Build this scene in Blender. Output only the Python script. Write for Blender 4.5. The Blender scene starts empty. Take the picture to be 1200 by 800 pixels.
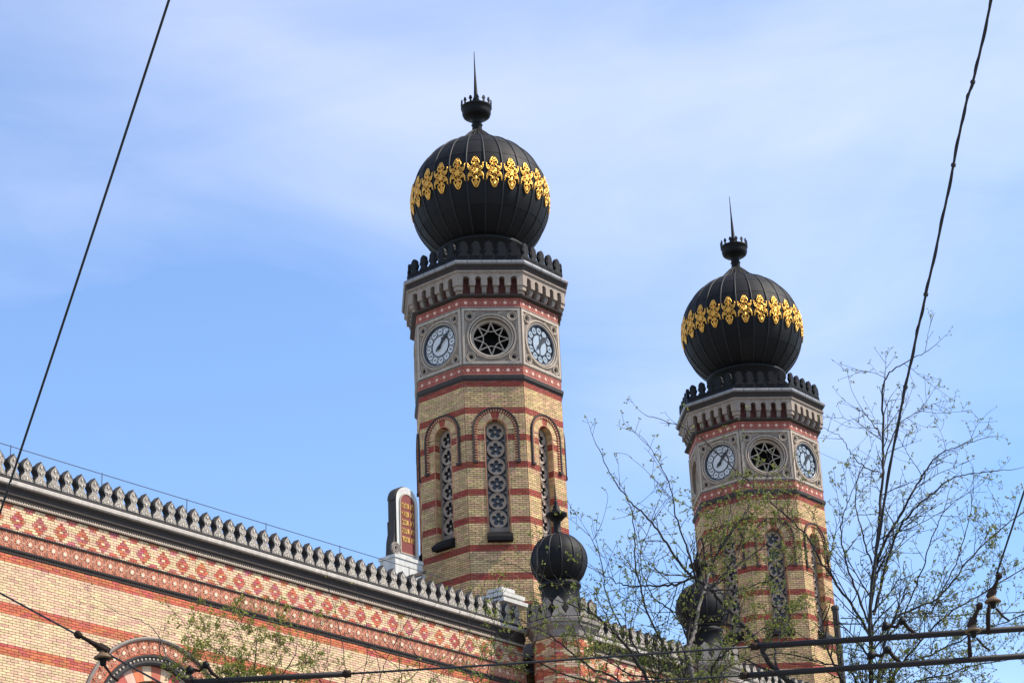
import bpy, math, random
from math import sin, cos, pi, radians, sqrt, atan2, tan
from mathutils import Vector, Matrix

rnd = random.Random(7)
SC = bpy.context.scene
COL = SC.collection

# ---------------------------------------------------------------- camera
F_PX, PITCH, ROLL = 2549.64, 0.413867, -0.045939
EYE = Vector((0, 0, 1.6))
FW = Vector((0, cos(PITCH), sin(PITCH)))
UP0 = Vector((0, -sin(PITCH), cos(PITCH)))
RT0 = Vector((1, 0, 0))
CR = cos(ROLL) * RT0 + sin(ROLL) * UP0
CU = -sin(ROLL) * RT0 + cos(ROLL) * UP0
cam_d = bpy.data.cameras.new('camera')
cam = bpy.data.objects.new('camera', cam_d)
COL.objects.link(cam)
cam_d.sensor_width = 36
cam_d.lens = 36 * F_PX / 1200
cam_d.clip_start = 0.1
cam_d.clip_end = 20000
cam.matrix_world = Matrix(((CR.x, CU.x, -FW.x, EYE.x), (CR.y, CU.y, -FW.y, EYE.y), (CR.z, CU.z, -FW.z, EYE.z), (0, 0, 0, 1)))
SC.camera = cam

# ---------------------------------------------------------------- sun and sky
SUN_H = Vector((0.998, -0.064))          # horizontal direction towards the sun
SUN_EL = radians(49)
sd = Vector((SUN_H.x * cos(SUN_EL), SUN_H.y * cos(SUN_EL), sin(SUN_EL))).normalized()
sun_d = bpy.data.lights.new('sun', 'SUN')
sun_d.energy = 3.8
sun_d.angle = radians(0.53)
sun_d.color = (1.0, 0.92, 0.80)
sun = bpy.data.objects.new('sun', sun_d)
COL.objects.link(sun)
sun.rotation_euler = sd.to_track_quat('Z', 'Y').to_euler()
sun.location = (30, 0, 60)

world = bpy.data.worlds.new('World')
SC.world = world
world.use_nodes = True
wn, wl = world.node_tree.nodes, world.node_tree.links
wn.clear()
sky = wn.new('ShaderNodeTexSky')
sky.sky_type = 'NISHITA'
sky.sun_disc = False
sky.sun_elevation = SUN_EL
sky.sun_rotation = atan2(sd.x, sd.y)
sky.altitude = 100
sky.air_density = 1.0
sky.dust_density = 0.0
sky.ozone_density = 6.0
SKY_STRENGTH = 0.15
tc = wn.new('ShaderNodeTexCoord')
mp = wn.new('ShaderNodeMapping')
mp.inputs['Rotation'].default_value = (0.2838, 0.4428, 0.4402)
mp.inputs['Scale'].default_value = (1.0, 1.0, 1.6)
n1 = wn.new('ShaderNodeTexNoise')
n1.inputs['Scale'].default_value = 1.9
n1.inputs['Detail'].default_value = 7
n1.inputs['Roughness'].default_value = 0.45
n1.inputs['Distortion'].default_value = 0.5
mp.inputs['Location'].default_value = (-3.8871, 3.8526, -1.2951)
r1 = wn.new('ShaderNodeValToRGB')
r1.color_ramp.elements[0].position = 0.38
r1.color_ramp.elements[0].color = (0.03, 0.03, 0.03, 1)
r1.color_ramp.elements[1].position = 0.72
r1.color_ramp.elements[1].color = (0.58, 0.58, 0.58, 1)
mx = wn.new('ShaderNodeMixRGB')
mx.inputs['Color2'].default_value = (4.7, 4.75, 5.4, 1)
bg = wn.new('ShaderNodeBackground')
bg.inputs['Strength'].default_value = SKY_STRENGTH
ow = wn.new('ShaderNodeOutputWorld')
wl.new(tc.outputs['Generated'], mp.inputs['Vector'])
wl.new(mp.outputs['Vector'], n1.inputs['Vector'])
mp2 = wn.new('ShaderNodeMapping')
mp2.inputs['Rotation'].default_value = (0.3, 0.5, 0.4)
mp2.inputs['Scale'].default_value = (2.5, 2.5, 9.0)
n2 = wn.new('ShaderNodeTexNoise')
n2.inputs['Scale'].default_value = 2.2
n2.inputs['Detail'].default_value = 9
n2.inputs['Roughness'].default_value = 0.6
n2.inputs['Distortion'].default_value = 0.8
wl.new(tc.outputs['Generated'], mp2.inputs['Vector'])
wl.new(mp2.outputs['Vector'], n2.inputs['Vector'])
ma = wn.new('ShaderNodeMath')
ma.operation = 'MULTIPLY_ADD'
ma.inputs[1].default_value = 0.16
wl.new(n2.outputs['Fac'], ma.inputs[0])
mb_ = wn.new('ShaderNodeMath')
mb_.operation = 'SUBTRACT'
mb_.inputs[1].default_value = 0.08
wl.new(n1.outputs['Fac'], mb_.inputs[0])
wl.new(mb_.outputs[0], ma.inputs[2])
wl.new(ma.outputs[0], r1.inputs['Fac'])
wl.new(r1.outputs['Color'], mx.inputs['Fac'])
wl.new(sky.outputs['Color'], mx.inputs['Color1'])
wl.new(mx.outputs['Color'], bg.inputs['Color'])
wl.new(bg.outputs['Background'], ow.inputs['Surface'])

SC.view_settings.view_transform = 'Standard'
SC.view_settings.look = 'None'
SC.view_settings.gamma = 1
SC.view_settings.exposure = 0.82
SC.view_settings.use_curve_mapping = False

# ---------------------------------------------------------------- materials
def mat(name, col, rough=0.8, metal=0.0, var=0.0, hue=0.0, noise=0.15, nscale=3.0, streak=0.0, bump=0.0, bscale=40.0,
        carve=0.0, cscale=14.0, alt=None, altp=0.0, emit=None, spec=0.5, trans=0.0, coat=0.0):
    """procedural principled material: island/object random tint, cloudy noise, vertical weather streaks, bump, carved relief"""
    m = bpy.data.materials.new(name)
    m.use_nodes = True
    nt = m.node_tree
    N, L = nt.nodes, nt.links
    b = N['Principled BSDF']
    b.inputs['Roughness'].default_value = rough
    b.inputs['Metallic'].default_value = metal
    b.inputs['Specular IOR Level'].default_value = spec
    geo = N.new('ShaderNodeNewGeometry')
    oi = N.new('ShaderNodeObjectInfo')
    tex = N.new('ShaderNodeTexCoord')
    ad = N.new('ShaderNodeMath'); ad.operation = 'ADD'
    L.new(geo.outputs['Random Per Island'], ad.inputs[0]); L.new(oi.outputs['Random'], ad.inputs[1])
    fr = N.new('ShaderNodeMath'); fr.operation = 'FRACT'; L.new(ad.outputs[0], fr.inputs[0])
    wnz = N.new('ShaderNodeTexWhiteNoise'); wnz.noise_dimensions = '1D'; L.new(fr.outputs[0], wnz.inputs['W'])
    sep = N.new('ShaderNodeSeparateColor'); L.new(wnz.outputs['Color'], sep.inputs[0])
    base = N.new('ShaderNodeRGB'); base.outputs[0].default_value = (*col, 1)
    cur = base.outputs[0]
    if alt is not None:
        lt = N.new('ShaderNodeMath'); lt.operation = 'LESS_THAN'; lt.inputs[1].default_value = altp
        L.new(sep.outputs[2], lt.inputs[0])
        mxa = N.new('ShaderNodeMixRGB'); L.new(lt.outputs[0], mxa.inputs[0]); L.new(cur, mxa.inputs[1]); mxa.inputs[2].default_value = (*alt, 1)
        cur = mxa.outputs[0]
    hsv = N.new('ShaderNodeHueSaturation'); L.new(cur, hsv.inputs['Color'])
    # value
    nz = N.new('ShaderNodeTexNoise'); nz.inputs['Scale'].default_value = nscale; nz.inputs['Detail'].default_value = 6
    L.new(geo.outputs['Position'], nz.inputs['Vector'])
    m1 = N.new('ShaderNodeMath'); m1.operation = 'MULTIPLY_ADD'; m1.inputs[1].default_value = 2 * noise; m1.inputs[2].default_value = 1 - noise
    L.new(nz.outputs['Fac'], m1.inputs[0])
    m2 = N.new('ShaderNodeMath'); m2.operation = 'MULTIPLY_ADD'; m2.inputs[1].default_value = 2 * var; m2.inputs[2].default_value = 1 - var
    L.new(sep.outputs[0], m2.inputs[0])
    mm = N.new('ShaderNodeMath'); mm.operation = 'MULTIPLY'; L.new(m1.outputs[0], mm.inputs[0]); L.new(m2.outputs[0], mm.inputs[1])
    val = mm.outputs[0]
    if streak:
        mpn = N.new('ShaderNodeMapping'); mpn.inputs['Scale'].default_value = (5, 5, 0.35)
        L.new(geo.outputs['Position'], mpn.inputs['Vector'])
        sn = N.new('ShaderNodeTexNoise'); sn.inputs['Scale'].default_value = 1.6; sn.inputs['Detail'].default_value = 8; sn.inputs['Roughness'].default_value = 0.7
        L.new(mpn.outputs['Vector'], sn.inputs['Vector'])
        rp = N.new('ShaderNodeMapRange'); rp.inputs['From Min'].default_value = 0.35; rp.inputs['From Max'].default_value = 0.68
        rp.inputs['To Min'].default_value = 1 - streak; rp.inputs['To Max'].default_value = 1.05
        L.new(sn.outputs['Fac'], rp.inputs['Value'])
        m3 = N.new('ShaderNodeMath'); m3.operation = 'MULTIPLY'; L.new(val, m3.inputs[0]); L.new(rp.outputs[0], m3.inputs[1]); val = m3.outputs[0]
    L.new(val, hsv.inputs['Value'])
    if hue:
        m4 = N.new('ShaderNodeMath'); m4.operation = 'MULTIPLY_ADD'; m4.inputs[1].default_value = 2 * hue; m4.inputs[2].default_value = 0.5 - hue
        L.new(sep.outputs[1], m4.inputs[0]); L.new(m4.outputs[0], hsv.inputs['Hue'])
    L.new(hsv.outputs['Color'], b.inputs['Base Color'])
    # fine roughness break-up
    rn = N.new('ShaderNodeMapRange'); rn.inputs['To Min'].default_value = max(0.02, rough - 0.1); rn.inputs['To Max'].default_value = min(1, rough + 0.1)
    L.new(nz.outputs['Fac'], rn.inputs['Value']); L.new(rn.outputs[0], b.inputs['Roughness'])
    last = None
    if bump:
        bn = N.new('ShaderNodeTexNoise'); bn.inputs['Scale'].default_value = bscale; bn.inputs['Detail'].default_value = 4
        L.new(geo.outputs['Position'], bn.inputs['Vector'])
        bp = N.new('ShaderNodeBump'); bp.inputs['Strength'].default_value = bump; bp.inputs['Distance'].default_value = 0.02
        L.new(bn.outputs['Fac'], bp.inputs['Height']); last = bp
    if carve:
        vn = N.new('ShaderNodeTexVoronoi'); vn.feature = 'DISTANCE_TO_EDGE'; vn.inputs['Scale'].default_value = cscale
        L.new(geo.outputs['Position'], vn.inputs['Vector'])
        cr = N.new('ShaderNodeMapRange'); cr.inputs['From Max'].default_value = 0.18; L.new(vn.outputs['Distance'], cr.inputs['Value'])
        b2 = N.new('ShaderNodeBump'); b2.inputs['Strength'].default_value = carve; b2.inputs['Distance'].default_value = 0.03
        L.new(cr.outputs[0], b2.inputs['Height'])
        if last: L.new(last.outputs['Normal'], b2.inputs['Normal'])
        last = b2
    if last: L.new(last.outputs['Normal'], b.inputs['Normal'])
    if coat: b.inputs['Coat Weight'].default_value = coat
    if trans:
        b.inputs['Subsurface Weight'].default_value = 0
        tb = N.new('ShaderNodeBsdfTranslucent'); L.new(hsv.outputs['Color'], tb.inputs['Color'])
        ms = N.new('ShaderNodeMixShader'); ms.inputs[0].default_value = trans
        L.new(b.outputs[0], ms.inputs[1]); L.new(tb.outputs[0], ms.inputs[2]); L.new(ms.outputs[0], N['Material Output'].inputs['Surface'])
    return m

M = {}
M['ybrick'] = mat('tower_yellow_brick', (0.60, 0.405, 0.19), 0.85, var=0.22, hue=0.018, noise=0.22, nscale=0.9, streak=0.24, alt=(0.66, 0.41, 0.22), altp=0.25)
M['rbrick'] = mat('tower_red_brick', (0.31, 0.054, 0.030), 0.85, var=0.18, hue=0.01, noise=0.12, nscale=2.0, streak=0.1, alt=(0.33, 0.075, 0.05), altp=0.2)
M['mortar'] = mat('brown_mortar', (0.12, 0.078, 0.045), 0.95, noise=0.2, nscale=9)
M['wbrick'] = mat('wall_cream_brick', (0.71, 0.495, 0.285), 0.85, var=0.17, hue=0.02, noise=0.2, nscale=0.8, streak=0.18, alt=(0.69, 0.43, 0.28), altp=0.25)
M['wred'] = mat('wall_orange_brick', (0.54, 0.145, 0.06), 0.85, var=0.16, hue=0.014, noise=0.22, nscale=1.2, streak=0.2, alt=(0.50, 0.115, 0.075), altp=0.25)
M['wpurple'] = mat('wall_diamond_brick', (0.48, 0.115, 0.055), 0.85, var=0.2, hue=0.02, noise=0.1, alt=(0.42, 0.10, 0.10), altp=0.35)
M['wmortar'] = mat('wall_mortar', (0.14, 0.09, 0.055), 0.95, noise=0.2, nscale=9)
M['stone'] = mat('weathered_stone', (0.46, 0.375, 0.29), 0.85, noise=0.22, nscale=2.2, streak=0.25, bump=0.25, bscale=50)
M['stonedark'] = mat('dark_stone', (0.26, 0.215, 0.18), 0.9, noise=0.25, nscale=5, streak=0.25, bump=0.3, bscale=40)
M['carved'] = mat('carved_grey_stone', (0.235, 0.20, 0.165), 0.9, noise=0.3, nscale=8, var=0.2)
M['carvedrelief'] = mat('carved_relief_stone', (0.50, 0.44, 0.365), 0.9, noise=0.3, nscale=8, var=0.15)
M['corbelstone'] = mat('brown_corbel_stone', (0.34, 0.265, 0.205), 0.85, noise=0.25, nscale=4, streak=0.3, bump=0.25, bscale=50)
M['carvededge'] = mat('dark_rim_shade_stone', (0.034, 0.029, 0.027), 0.9, noise=0.3, nscale=6, bump=0.3, bscale=30)  # dark rims and mouldings; also holds the painted shade of the merlon sides
M['whitestone'] = mat('white_stone', (0.60, 0.585, 0.54), 0.8, noise=0.2, nscale=4, streak=0.3, bump=0.15)
M['palestone'] = mat('pale_cornice_stone', (0.52, 0.46, 0.39), 0.85, noise=0.25, nscale=3, streak=0.25, bump=0.2)
M['gutter'] = mat('zinc_gutter', (0.27, 0.26, 0.255), 0.38, 0.5, noise=0.25, nscale=3, streak=0.15)
M['ledge'] = mat('dark_ledge', (0.058, 0.048, 0.043), 0.7, spec=0.25, noise=0.25, nscale=5, streak=0.2)
M['lead'] = mat('dark_sheet_metal', (0.0085, 0.0076, 0.0074), 0.62, 0.0, spec=0.2, var=0.5, noise=0.22, nscale=2.5, streak=0.3, bump=0.08, bscale=12)
M['leadrib'] = mat('dark_rib_metal', (0.013, 0.012, 0.012), 0.55, 0.0, spec=0.3, noise=0.2, nscale=6)
M['iron'] = mat('black_iron', (0.0065, 0.006, 0.006), 0.6, 0.0, spec=0.2, noise=0.25, nscale=8)
M['gold'] = mat('gilded_metal', (0.85, 0.44, 0.085), 0.36, 0.85, noise=0.35, nscale=22, var=0.12, bump=0.35, bscale=60)
M['tilered'] = mat('red_glazed_tile', (0.29, 0.055, 0.032), 0.6, var=0.12, noise=0.15, nscale=8, bump=0.15)
M['tilebrown'] = mat('brown_glazed_tile', (0.46, 0.115, 0.048), 0.7, var=0.15, noise=0.2, nscale=12, bump=0.2)
M['cream'] = mat('cream_terracotta', (0.68, 0.52, 0.36), 0.75, var=0.1, noise=0.15, nscale=10)
M['dentil'] = mat('dentil_brick', (0.50, 0.22, 0.12), 0.8, var=0.15, noise=0.15, nscale=10)
M['strap'] = mat('pale_strapwork', (0.52, 0.36, 0.24), 0.8, noise=0.2, nscale=10)
M['stonefield'] = mat('sooty_panel_field', (0.24, 0.185, 0.145), 0.9, noise=0.3, nscale=5, streak=0.25, bump=0.3, bscale=35)
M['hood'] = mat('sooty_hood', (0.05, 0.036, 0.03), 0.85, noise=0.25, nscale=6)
M['salmon'] = mat('salmon_terracotta', (0.44, 0.16, 0.10), 0.75, var=0.1, noise=0.15, nscale=10)
M['dot'] = mat('pink_terracotta', (0.66, 0.40, 0.29), 0.75, var=0.1, noise=0.15, nscale=10)
M['soffit'] = mat('shade_brown_soffit', (0.045, 0.034, 0.028), 0.9, noise=0.3, nscale=5, streak=0.2)  # the shade under cornice and gutter is put into this brown
M['tracery'] = mat('brown_tracery', (0.37, 0.295, 0.23), 0.85, noise=0.25, nscale=6, bump=0.2)
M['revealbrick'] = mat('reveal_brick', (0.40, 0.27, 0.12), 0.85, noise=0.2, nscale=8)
M['void'] = mat('dark_interior', (0.010, 0.010, 0.012), 0.9)
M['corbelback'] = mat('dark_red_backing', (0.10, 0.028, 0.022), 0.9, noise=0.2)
M['glassdark'] = mat('dark_window_glass', (0.010, 0.011, 0.014), 0.4, noise=0.1, spec=0.6)
M['dialwhite'] = mat('opal_glass_white', (0.58, 0.575, 0.55), 0.4, noise=0.06, nscale=8)
M['dialsky'] = mat('opal_glass_sky_reflection', (0.33, 0.385, 0.42), 0.25, noise=0.06, nscale=8)  # reflected sky put into the glass colour
M['dialdark'] = mat('dial_dark_iron', (0.022, 0.028, 0.038), 0.45, noise=0.1)
M['hand'] = mat('clock_hand_black', (0.008, 0.009, 0.013), 0.5)
M['wire'] = mat('black_cable', (0.010, 0.010, 0.012), 0.6)
M['steelwire'] = mat('steel_wire', (0.05, 0.05, 0.055), 0.5, 0.3)
M['rod'] = mat('grey_brown_rod', (0.022, 0.018, 0.017), 0.6, 0.0, spec=0.2, noise=0.25, nscale=6)
M['rust'] = mat('rusty_fitting', (0.026, 0.014, 0.009), 0.8, 0.0, spec=0.2, noise=0.4, nscale=30, bump=0.3)
M['porcelain'] = mat('tan_insulator', (0.15, 0.095, 0.05), 0.6, spec=0.25, noise=0.2, nscale=20)
M['bark'] = mat('dark_bark', (0.024, 0.018, 0.015), 0.9, noise=0.35, nscale=14, bump=0.5, bscale=60)
M['barklight'] = mat('grey_bark', (0.15, 0.125, 0.105), 0.9, noise=0.35, nscale=14, bump=0.5, bscale=60)
M['leaf'] = mat('young_leaf', (0.17, 0.205, 0.034), 0.6, var=0.35, hue=0.03, noise=0.1, trans=0.45, alt=(0.23, 0.22, 0.05), altp=0.35)
M['leaflight'] = mat('fresh_leaf', (0.27, 0.30, 0.045), 0.6, var=0.3, hue=0.03, noise=0.1, trans=0.5, alt=(0.22, 0.20, 0.04), altp=0.3)
M['asphalt'] = mat('asphalt', (0.05, 0.05, 0.052), 0.95, noise=0.25, nscale=2, bump=0.4, bscale=90)
M['paving'] = mat('pavement', (0.24, 0.23, 0.21), 0.9, noise=0.2, nscale=1.5, bump=0.3)
M['earth'] = mat('city_ground', (0.16, 0.15, 0.13), 0.95, noise=0.3, nscale=0.4)
M['kerb'] = mat('kerb_stone', (0.30, 0.29, 0.27), 0.9, noise=0.2, nscale=4)
M['paint'] = mat('road_paint', (0.75, 0.74, 0.70), 0.7, noise=0.15)
M['roof'] = mat('old_roof', (0.16, 0.13, 0.115), 0.85, noise=0.3, nscale=3, var=0.15)
M['plaster'] = mat('grey_plaster', (0.42, 0.40, 0.36), 0.9, noise=0.15, nscale=1.5, streak=0.2)
M['redpanel'] = mat('tablet_red', (0.17, 0.024, 0.018), 0.6, noise=0.12, nscale=6)
M['goldpaint'] = mat('gilt_letter', (0.80, 0.50, 0.14), 0.4, 0.4)

# ---------------------------------------------------------------- mesh builder
class MB:
    def __init__(s): s.v = []; s.f = []; s.m = []
    def add(s, vs, fs, mi=0):
        o = len(s.v); s.v.extend(vs); s.f.extend([tuple(i + o for i in f) for f in fs]); s.m.extend([mi] * len(fs))
    def quad(s, a, b, c, d, mi=0): s.add([a, b, c, d], [(0, 1, 2, 3)], mi)
    # face frame: u to the right, w outward (local -y), z up
    def box(s, u0, u1, w0, w1, z0, z1, mi=0, back=True):
        vs = [(u0, -w1, z0), (u1, -w1, z0), (u1, -w1, z1), (u0, -w1, z1), (u0, -w0, z0), (u1, -w0, z0), (u1, -w0, z1), (u0, -w0, z1)]
        fs = [(0, 1, 2, 3), (1, 5, 6, 2), (4, 0, 3, 7), (3, 2, 6, 7), (4, 5, 1, 0)]
        if back: fs.append((5, 4, 7, 6))
        s.add(vs, fs, mi)
    def prism(s, pts, w0, w1, mi=0, edge=None, back=True):
        """pts: ccw outline in (u,z) seen from outside, extruded from w0 (back) to w1 (front)"""
        n = len(pts)
        vs = [(u, -w1, z) for u, z in pts] + [(u, -w0, z) for u, z in pts]
        s.add(vs, [tuple(range(n))], mi)
        if back: s.add(vs, [tuple(range(2 * n - 1, n - 1, -1))], mi if edge is None else edge)
        s.add(vs, [(n + i, n + (i + 1) % n, (i + 1) % n, i) for i in range(n)], mi if edge is None else edge)
    def ring(s, prof, cu, cz, n=40, mi=0, a0=0.0, a1=2 * pi):
        """lathe of (r, w) profile round an axis along w through (cu, cz)"""
        full = abs(a1 - a0 - 2 * pi) < 1e-6
        k = n if full else n + 1
        vs = []
        for i in range(k):
            a = a0 + (a1 - a0) * i / n
            for r, w in prof: vs.append((cu + r * cos(a), -w, cz + r * sin(a)))
        p = len(prof)
        fs = []
        for i in range(n):
            j = (i + 1) % k
            for q in range(p - 1): fs.append((i * p + q, j * p + q, j * p + q + 1, i * p + q + 1))
        s.add(vs, fs, mi)
    def disc(s, cu, cz, r, w, n=32, mi=0, side=0.0):
        vs = [(cu + r * cos(2 * pi * i / n), -w, cz + r * sin(2 * pi * i / n)) for i in range(n)]
        s.add(vs, [tuple(range(n))], mi)
        if side: s.ring([(r, w - side), (r, w)], cu, cz, n, mi)
    def lathe(s, prof, n=32, c=(0, 0), mi=0, phase=0.0):
        """lathe of (r, z) about the vertical axis"""
        p = len(prof); vs = []
        for i in range(n):
            a = phase + 2 * pi * i / n
            for r, z in prof: vs.append((c[0] + r * cos(a), c[1] + r * sin(a), z))
        fs = []
        for i in range(n):
            j = (i + 1) % n
            for q in range(p - 1): fs.append((i * p + q, j * p + q, j * p + q + 1, i * p + q + 1))
        s.add(vs, fs, mi)
    def octa(s, prof, mi=0):
        """octagonal loft of (apothem, z): faces look along local -y, etc."""
        p = len(prof); vs = []
        for i in range(8):
            a = -pi / 2 + pi / 8 + i * pi / 4
            for ap, z in prof: r = ap / cos(pi / 8); vs.append((r * cos(a), r * sin(a), z))
        fs = []
        for i in range(8):
            j = (i + 1) % 8
            for q in range(p - 1): fs.append((i * p + q, j * p + q, j * p + q + 1, i * p + q + 1))
        s.add(vs, fs, mi)
    def tube(s, pts, r, n=6, mi=0, caps=True):
        P = [Vector(p) for p in pts]
        R = r if isinstance(r, (list, tuple)) else [r] * len(P)
        vs = []; prev = None
        for i, p in enumerate(P):
            t = (P[min(i + 1, len(P) - 1)] - P[max(i - 1, 0)])
            if t.length < 1e-9: t = Vector((0, 0, 1))
            t.normalize()
            if prev is None:
                x = Vector((1, 0, 0)) if abs(t.x) < 0.8 else Vector((0, 1, 0))
                x = (x - t * x.dot(t)).normalized()
            else:
                x = prev - t * prev.dot(t)
                x = x.normalized() if x.length > 1e-6 else prev
            prev = x; y = t.cross(x)
            for k in range(n):
                a = 2 * pi * k / n; vs.append(tuple(p + x * (R[i] * cos(a)) + y * (R[i] * sin(a))))
        fs = []
        for i in range(len(P) - 1):
            for k in range(n):
                j = (k + 1) % n; fs.append((i * n + k, i * n + j, (i + 1) * n + j, (i + 1) * n + k))
        if caps:
            fs.append(tuple(range(n - 1, -1, -1))); o = (len(P) - 1) * n; fs.append(tuple(o + k for k in range(n)))
        s.add(vs, fs, mi)
    def mesh(s, name, mats, smooth=False):
        me = bpy.data.meshes.new(name)
        me.from_pydata([tuple(v) for v in s.v], [], s.f)
        for m in (mats if isinstance(mats, (list, tuple)) else [mats]): me.materials.append(m)
        me.polygons.foreach_set('material_index', s.m)
        if smooth: me.polygons.foreach_set('use_smooth', [True] * len(s.f))
        me.update()
        return me

def obj(name, me, parent=None, loc=(0, 0, 0), rz=0.0, **props):
    o = bpy.data.objects.new(name, me)
    COL.objects.link(o)
    o.parent = parent
    o.location = loc
    o.rotation_euler = (0, 0, rz)
    for k, v in props.items(): o[k] = v
    return o

def thing(name, label, category, loc=(0, 0, 0), rz=0.0, group=None):
    o = obj(name, None, None, loc, rz, label=label, category=category)
    if group: o['group'] = group
    return o

def at(px, py, D):
    """the point at world y = D seen at photo pixel (1200 x 800)"""
    v = FW + CR * ((px - 600) / F_PX) + CU * ((400 - py) / F_PX)
    return EYE + v * (D / v.y)

def smooth_mat(me): me.polygons.foreach_set('use_smooth', [True] * len(me.polygons))

# ---------------------------------------------------------------- site frame
PS = 0.0968558
WA = PS + pi / 4
DV = Vector((cos(WA), sin(WA)))
NV = Vector((sin(WA), -cos(WA)))
T1 = Vector((-0.9076, 69.0517))
T2 = T1 + DV * 16.2582
W0 = Vector((-12.3972, 48.6368))
def wpos(u, off, z=0.0):
    p = W0 + DV * u + NV * off
    return (p.x, p.y, z)

# ---------------------------------------------------------------- ground
def sheet(name, pts, z, m, rz=0.0, loc=(0, 0), thick=0.0):
    b = MB()
    if thick:
        n = len(pts)
        b.add([(x, y, z + thick) for x, y in pts] + [(x, y, z) for x, y in pts], [tuple(range(n))] + [(n + i, n + (i + 1) % n, (i + 1) % n, i) for i in range(n)])
    else:
        b.add([(x, y, z) for x, y in pts], [tuple(range(len(pts)))])
    return obj(name, b.mesh(name, m), None, (loc[0], loc[1], 0), rz, kind='structure')
sheet('ground', [(-6000, -6000), (6000, -6000), (6000, 6000), (-6000, 6000)], -0.02, M['earth'])
# street runs along the wall, in its frame
sheet('road', [(-60, -26), (80, -26), (80, -7), (-60, -7)], 0.0, M['asphalt'], WA, W0)
sheet('pavement', [(-60, -6.85), (80, -6.85), (80, 0.0), (-60, 0.0)], 0.0, M['paving'], WA, W0, 0.12)
sheet('kerb', [(-60, -7.0), (80, -7.0), (80, -6.85), (-60, -6.85)], 0.0, M['kerb'], WA, W0, 0.124)
sheet('far_pavement', [(-60, -60), (80, -60), (80, -26.15), (-60, -26.15)], 0.0, M['paving'], WA, W0, 0.12)
for i in range(-6, 9):
    b = MB(); b.add([(i * 8.0, -16.57, 0.004), (i * 8.0 + 3, -16.57, 0.004), (i * 8.0 + 3, -16.43, 0.004), (i * 8.0, -16.43, 0.004)], [(0, 1, 2, 3)])
    obj('lane_marking', b.mesh('lane_marking', M['paint']), None, (W0.x, W0.y, 0), WA, kind='structure')

# ================================================================= towers
AP = 2.414
HS = 1.0              # half side of the octagon at AP
BAP = 2.405
COURSE = 0.0732
ZT = 29.49            # top of the brick shaft
WZC, WR = 27.76, 0.36     # window arch centre, half width
HR0, HR1 = 0.615, 0.755     # hood mould
SILL = 24.10

def bricks_row(b, u0, u1, z0, z1, w, L, phase, mi, proud=0.013, gap=0.016, minl=0.03, jitter=0.003):
    """one course of separate bricks between u0 and u1"""
    k = math.floor((u0 - phase) / L)
    while phase + k * L < u1:
        a = max(u0, phase + k * L) + gap / 2
        c = min(u1, phase + (k + 1) * L) - gap / 2
        if c - a > minl:
            p = proud + rnd.uniform(-jitter, jitter)
            b.box(a, c, w - 0.03, w + p, z0 + gap / 2, z1 - gap / 2, mi, back=False)
        k += 1

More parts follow.
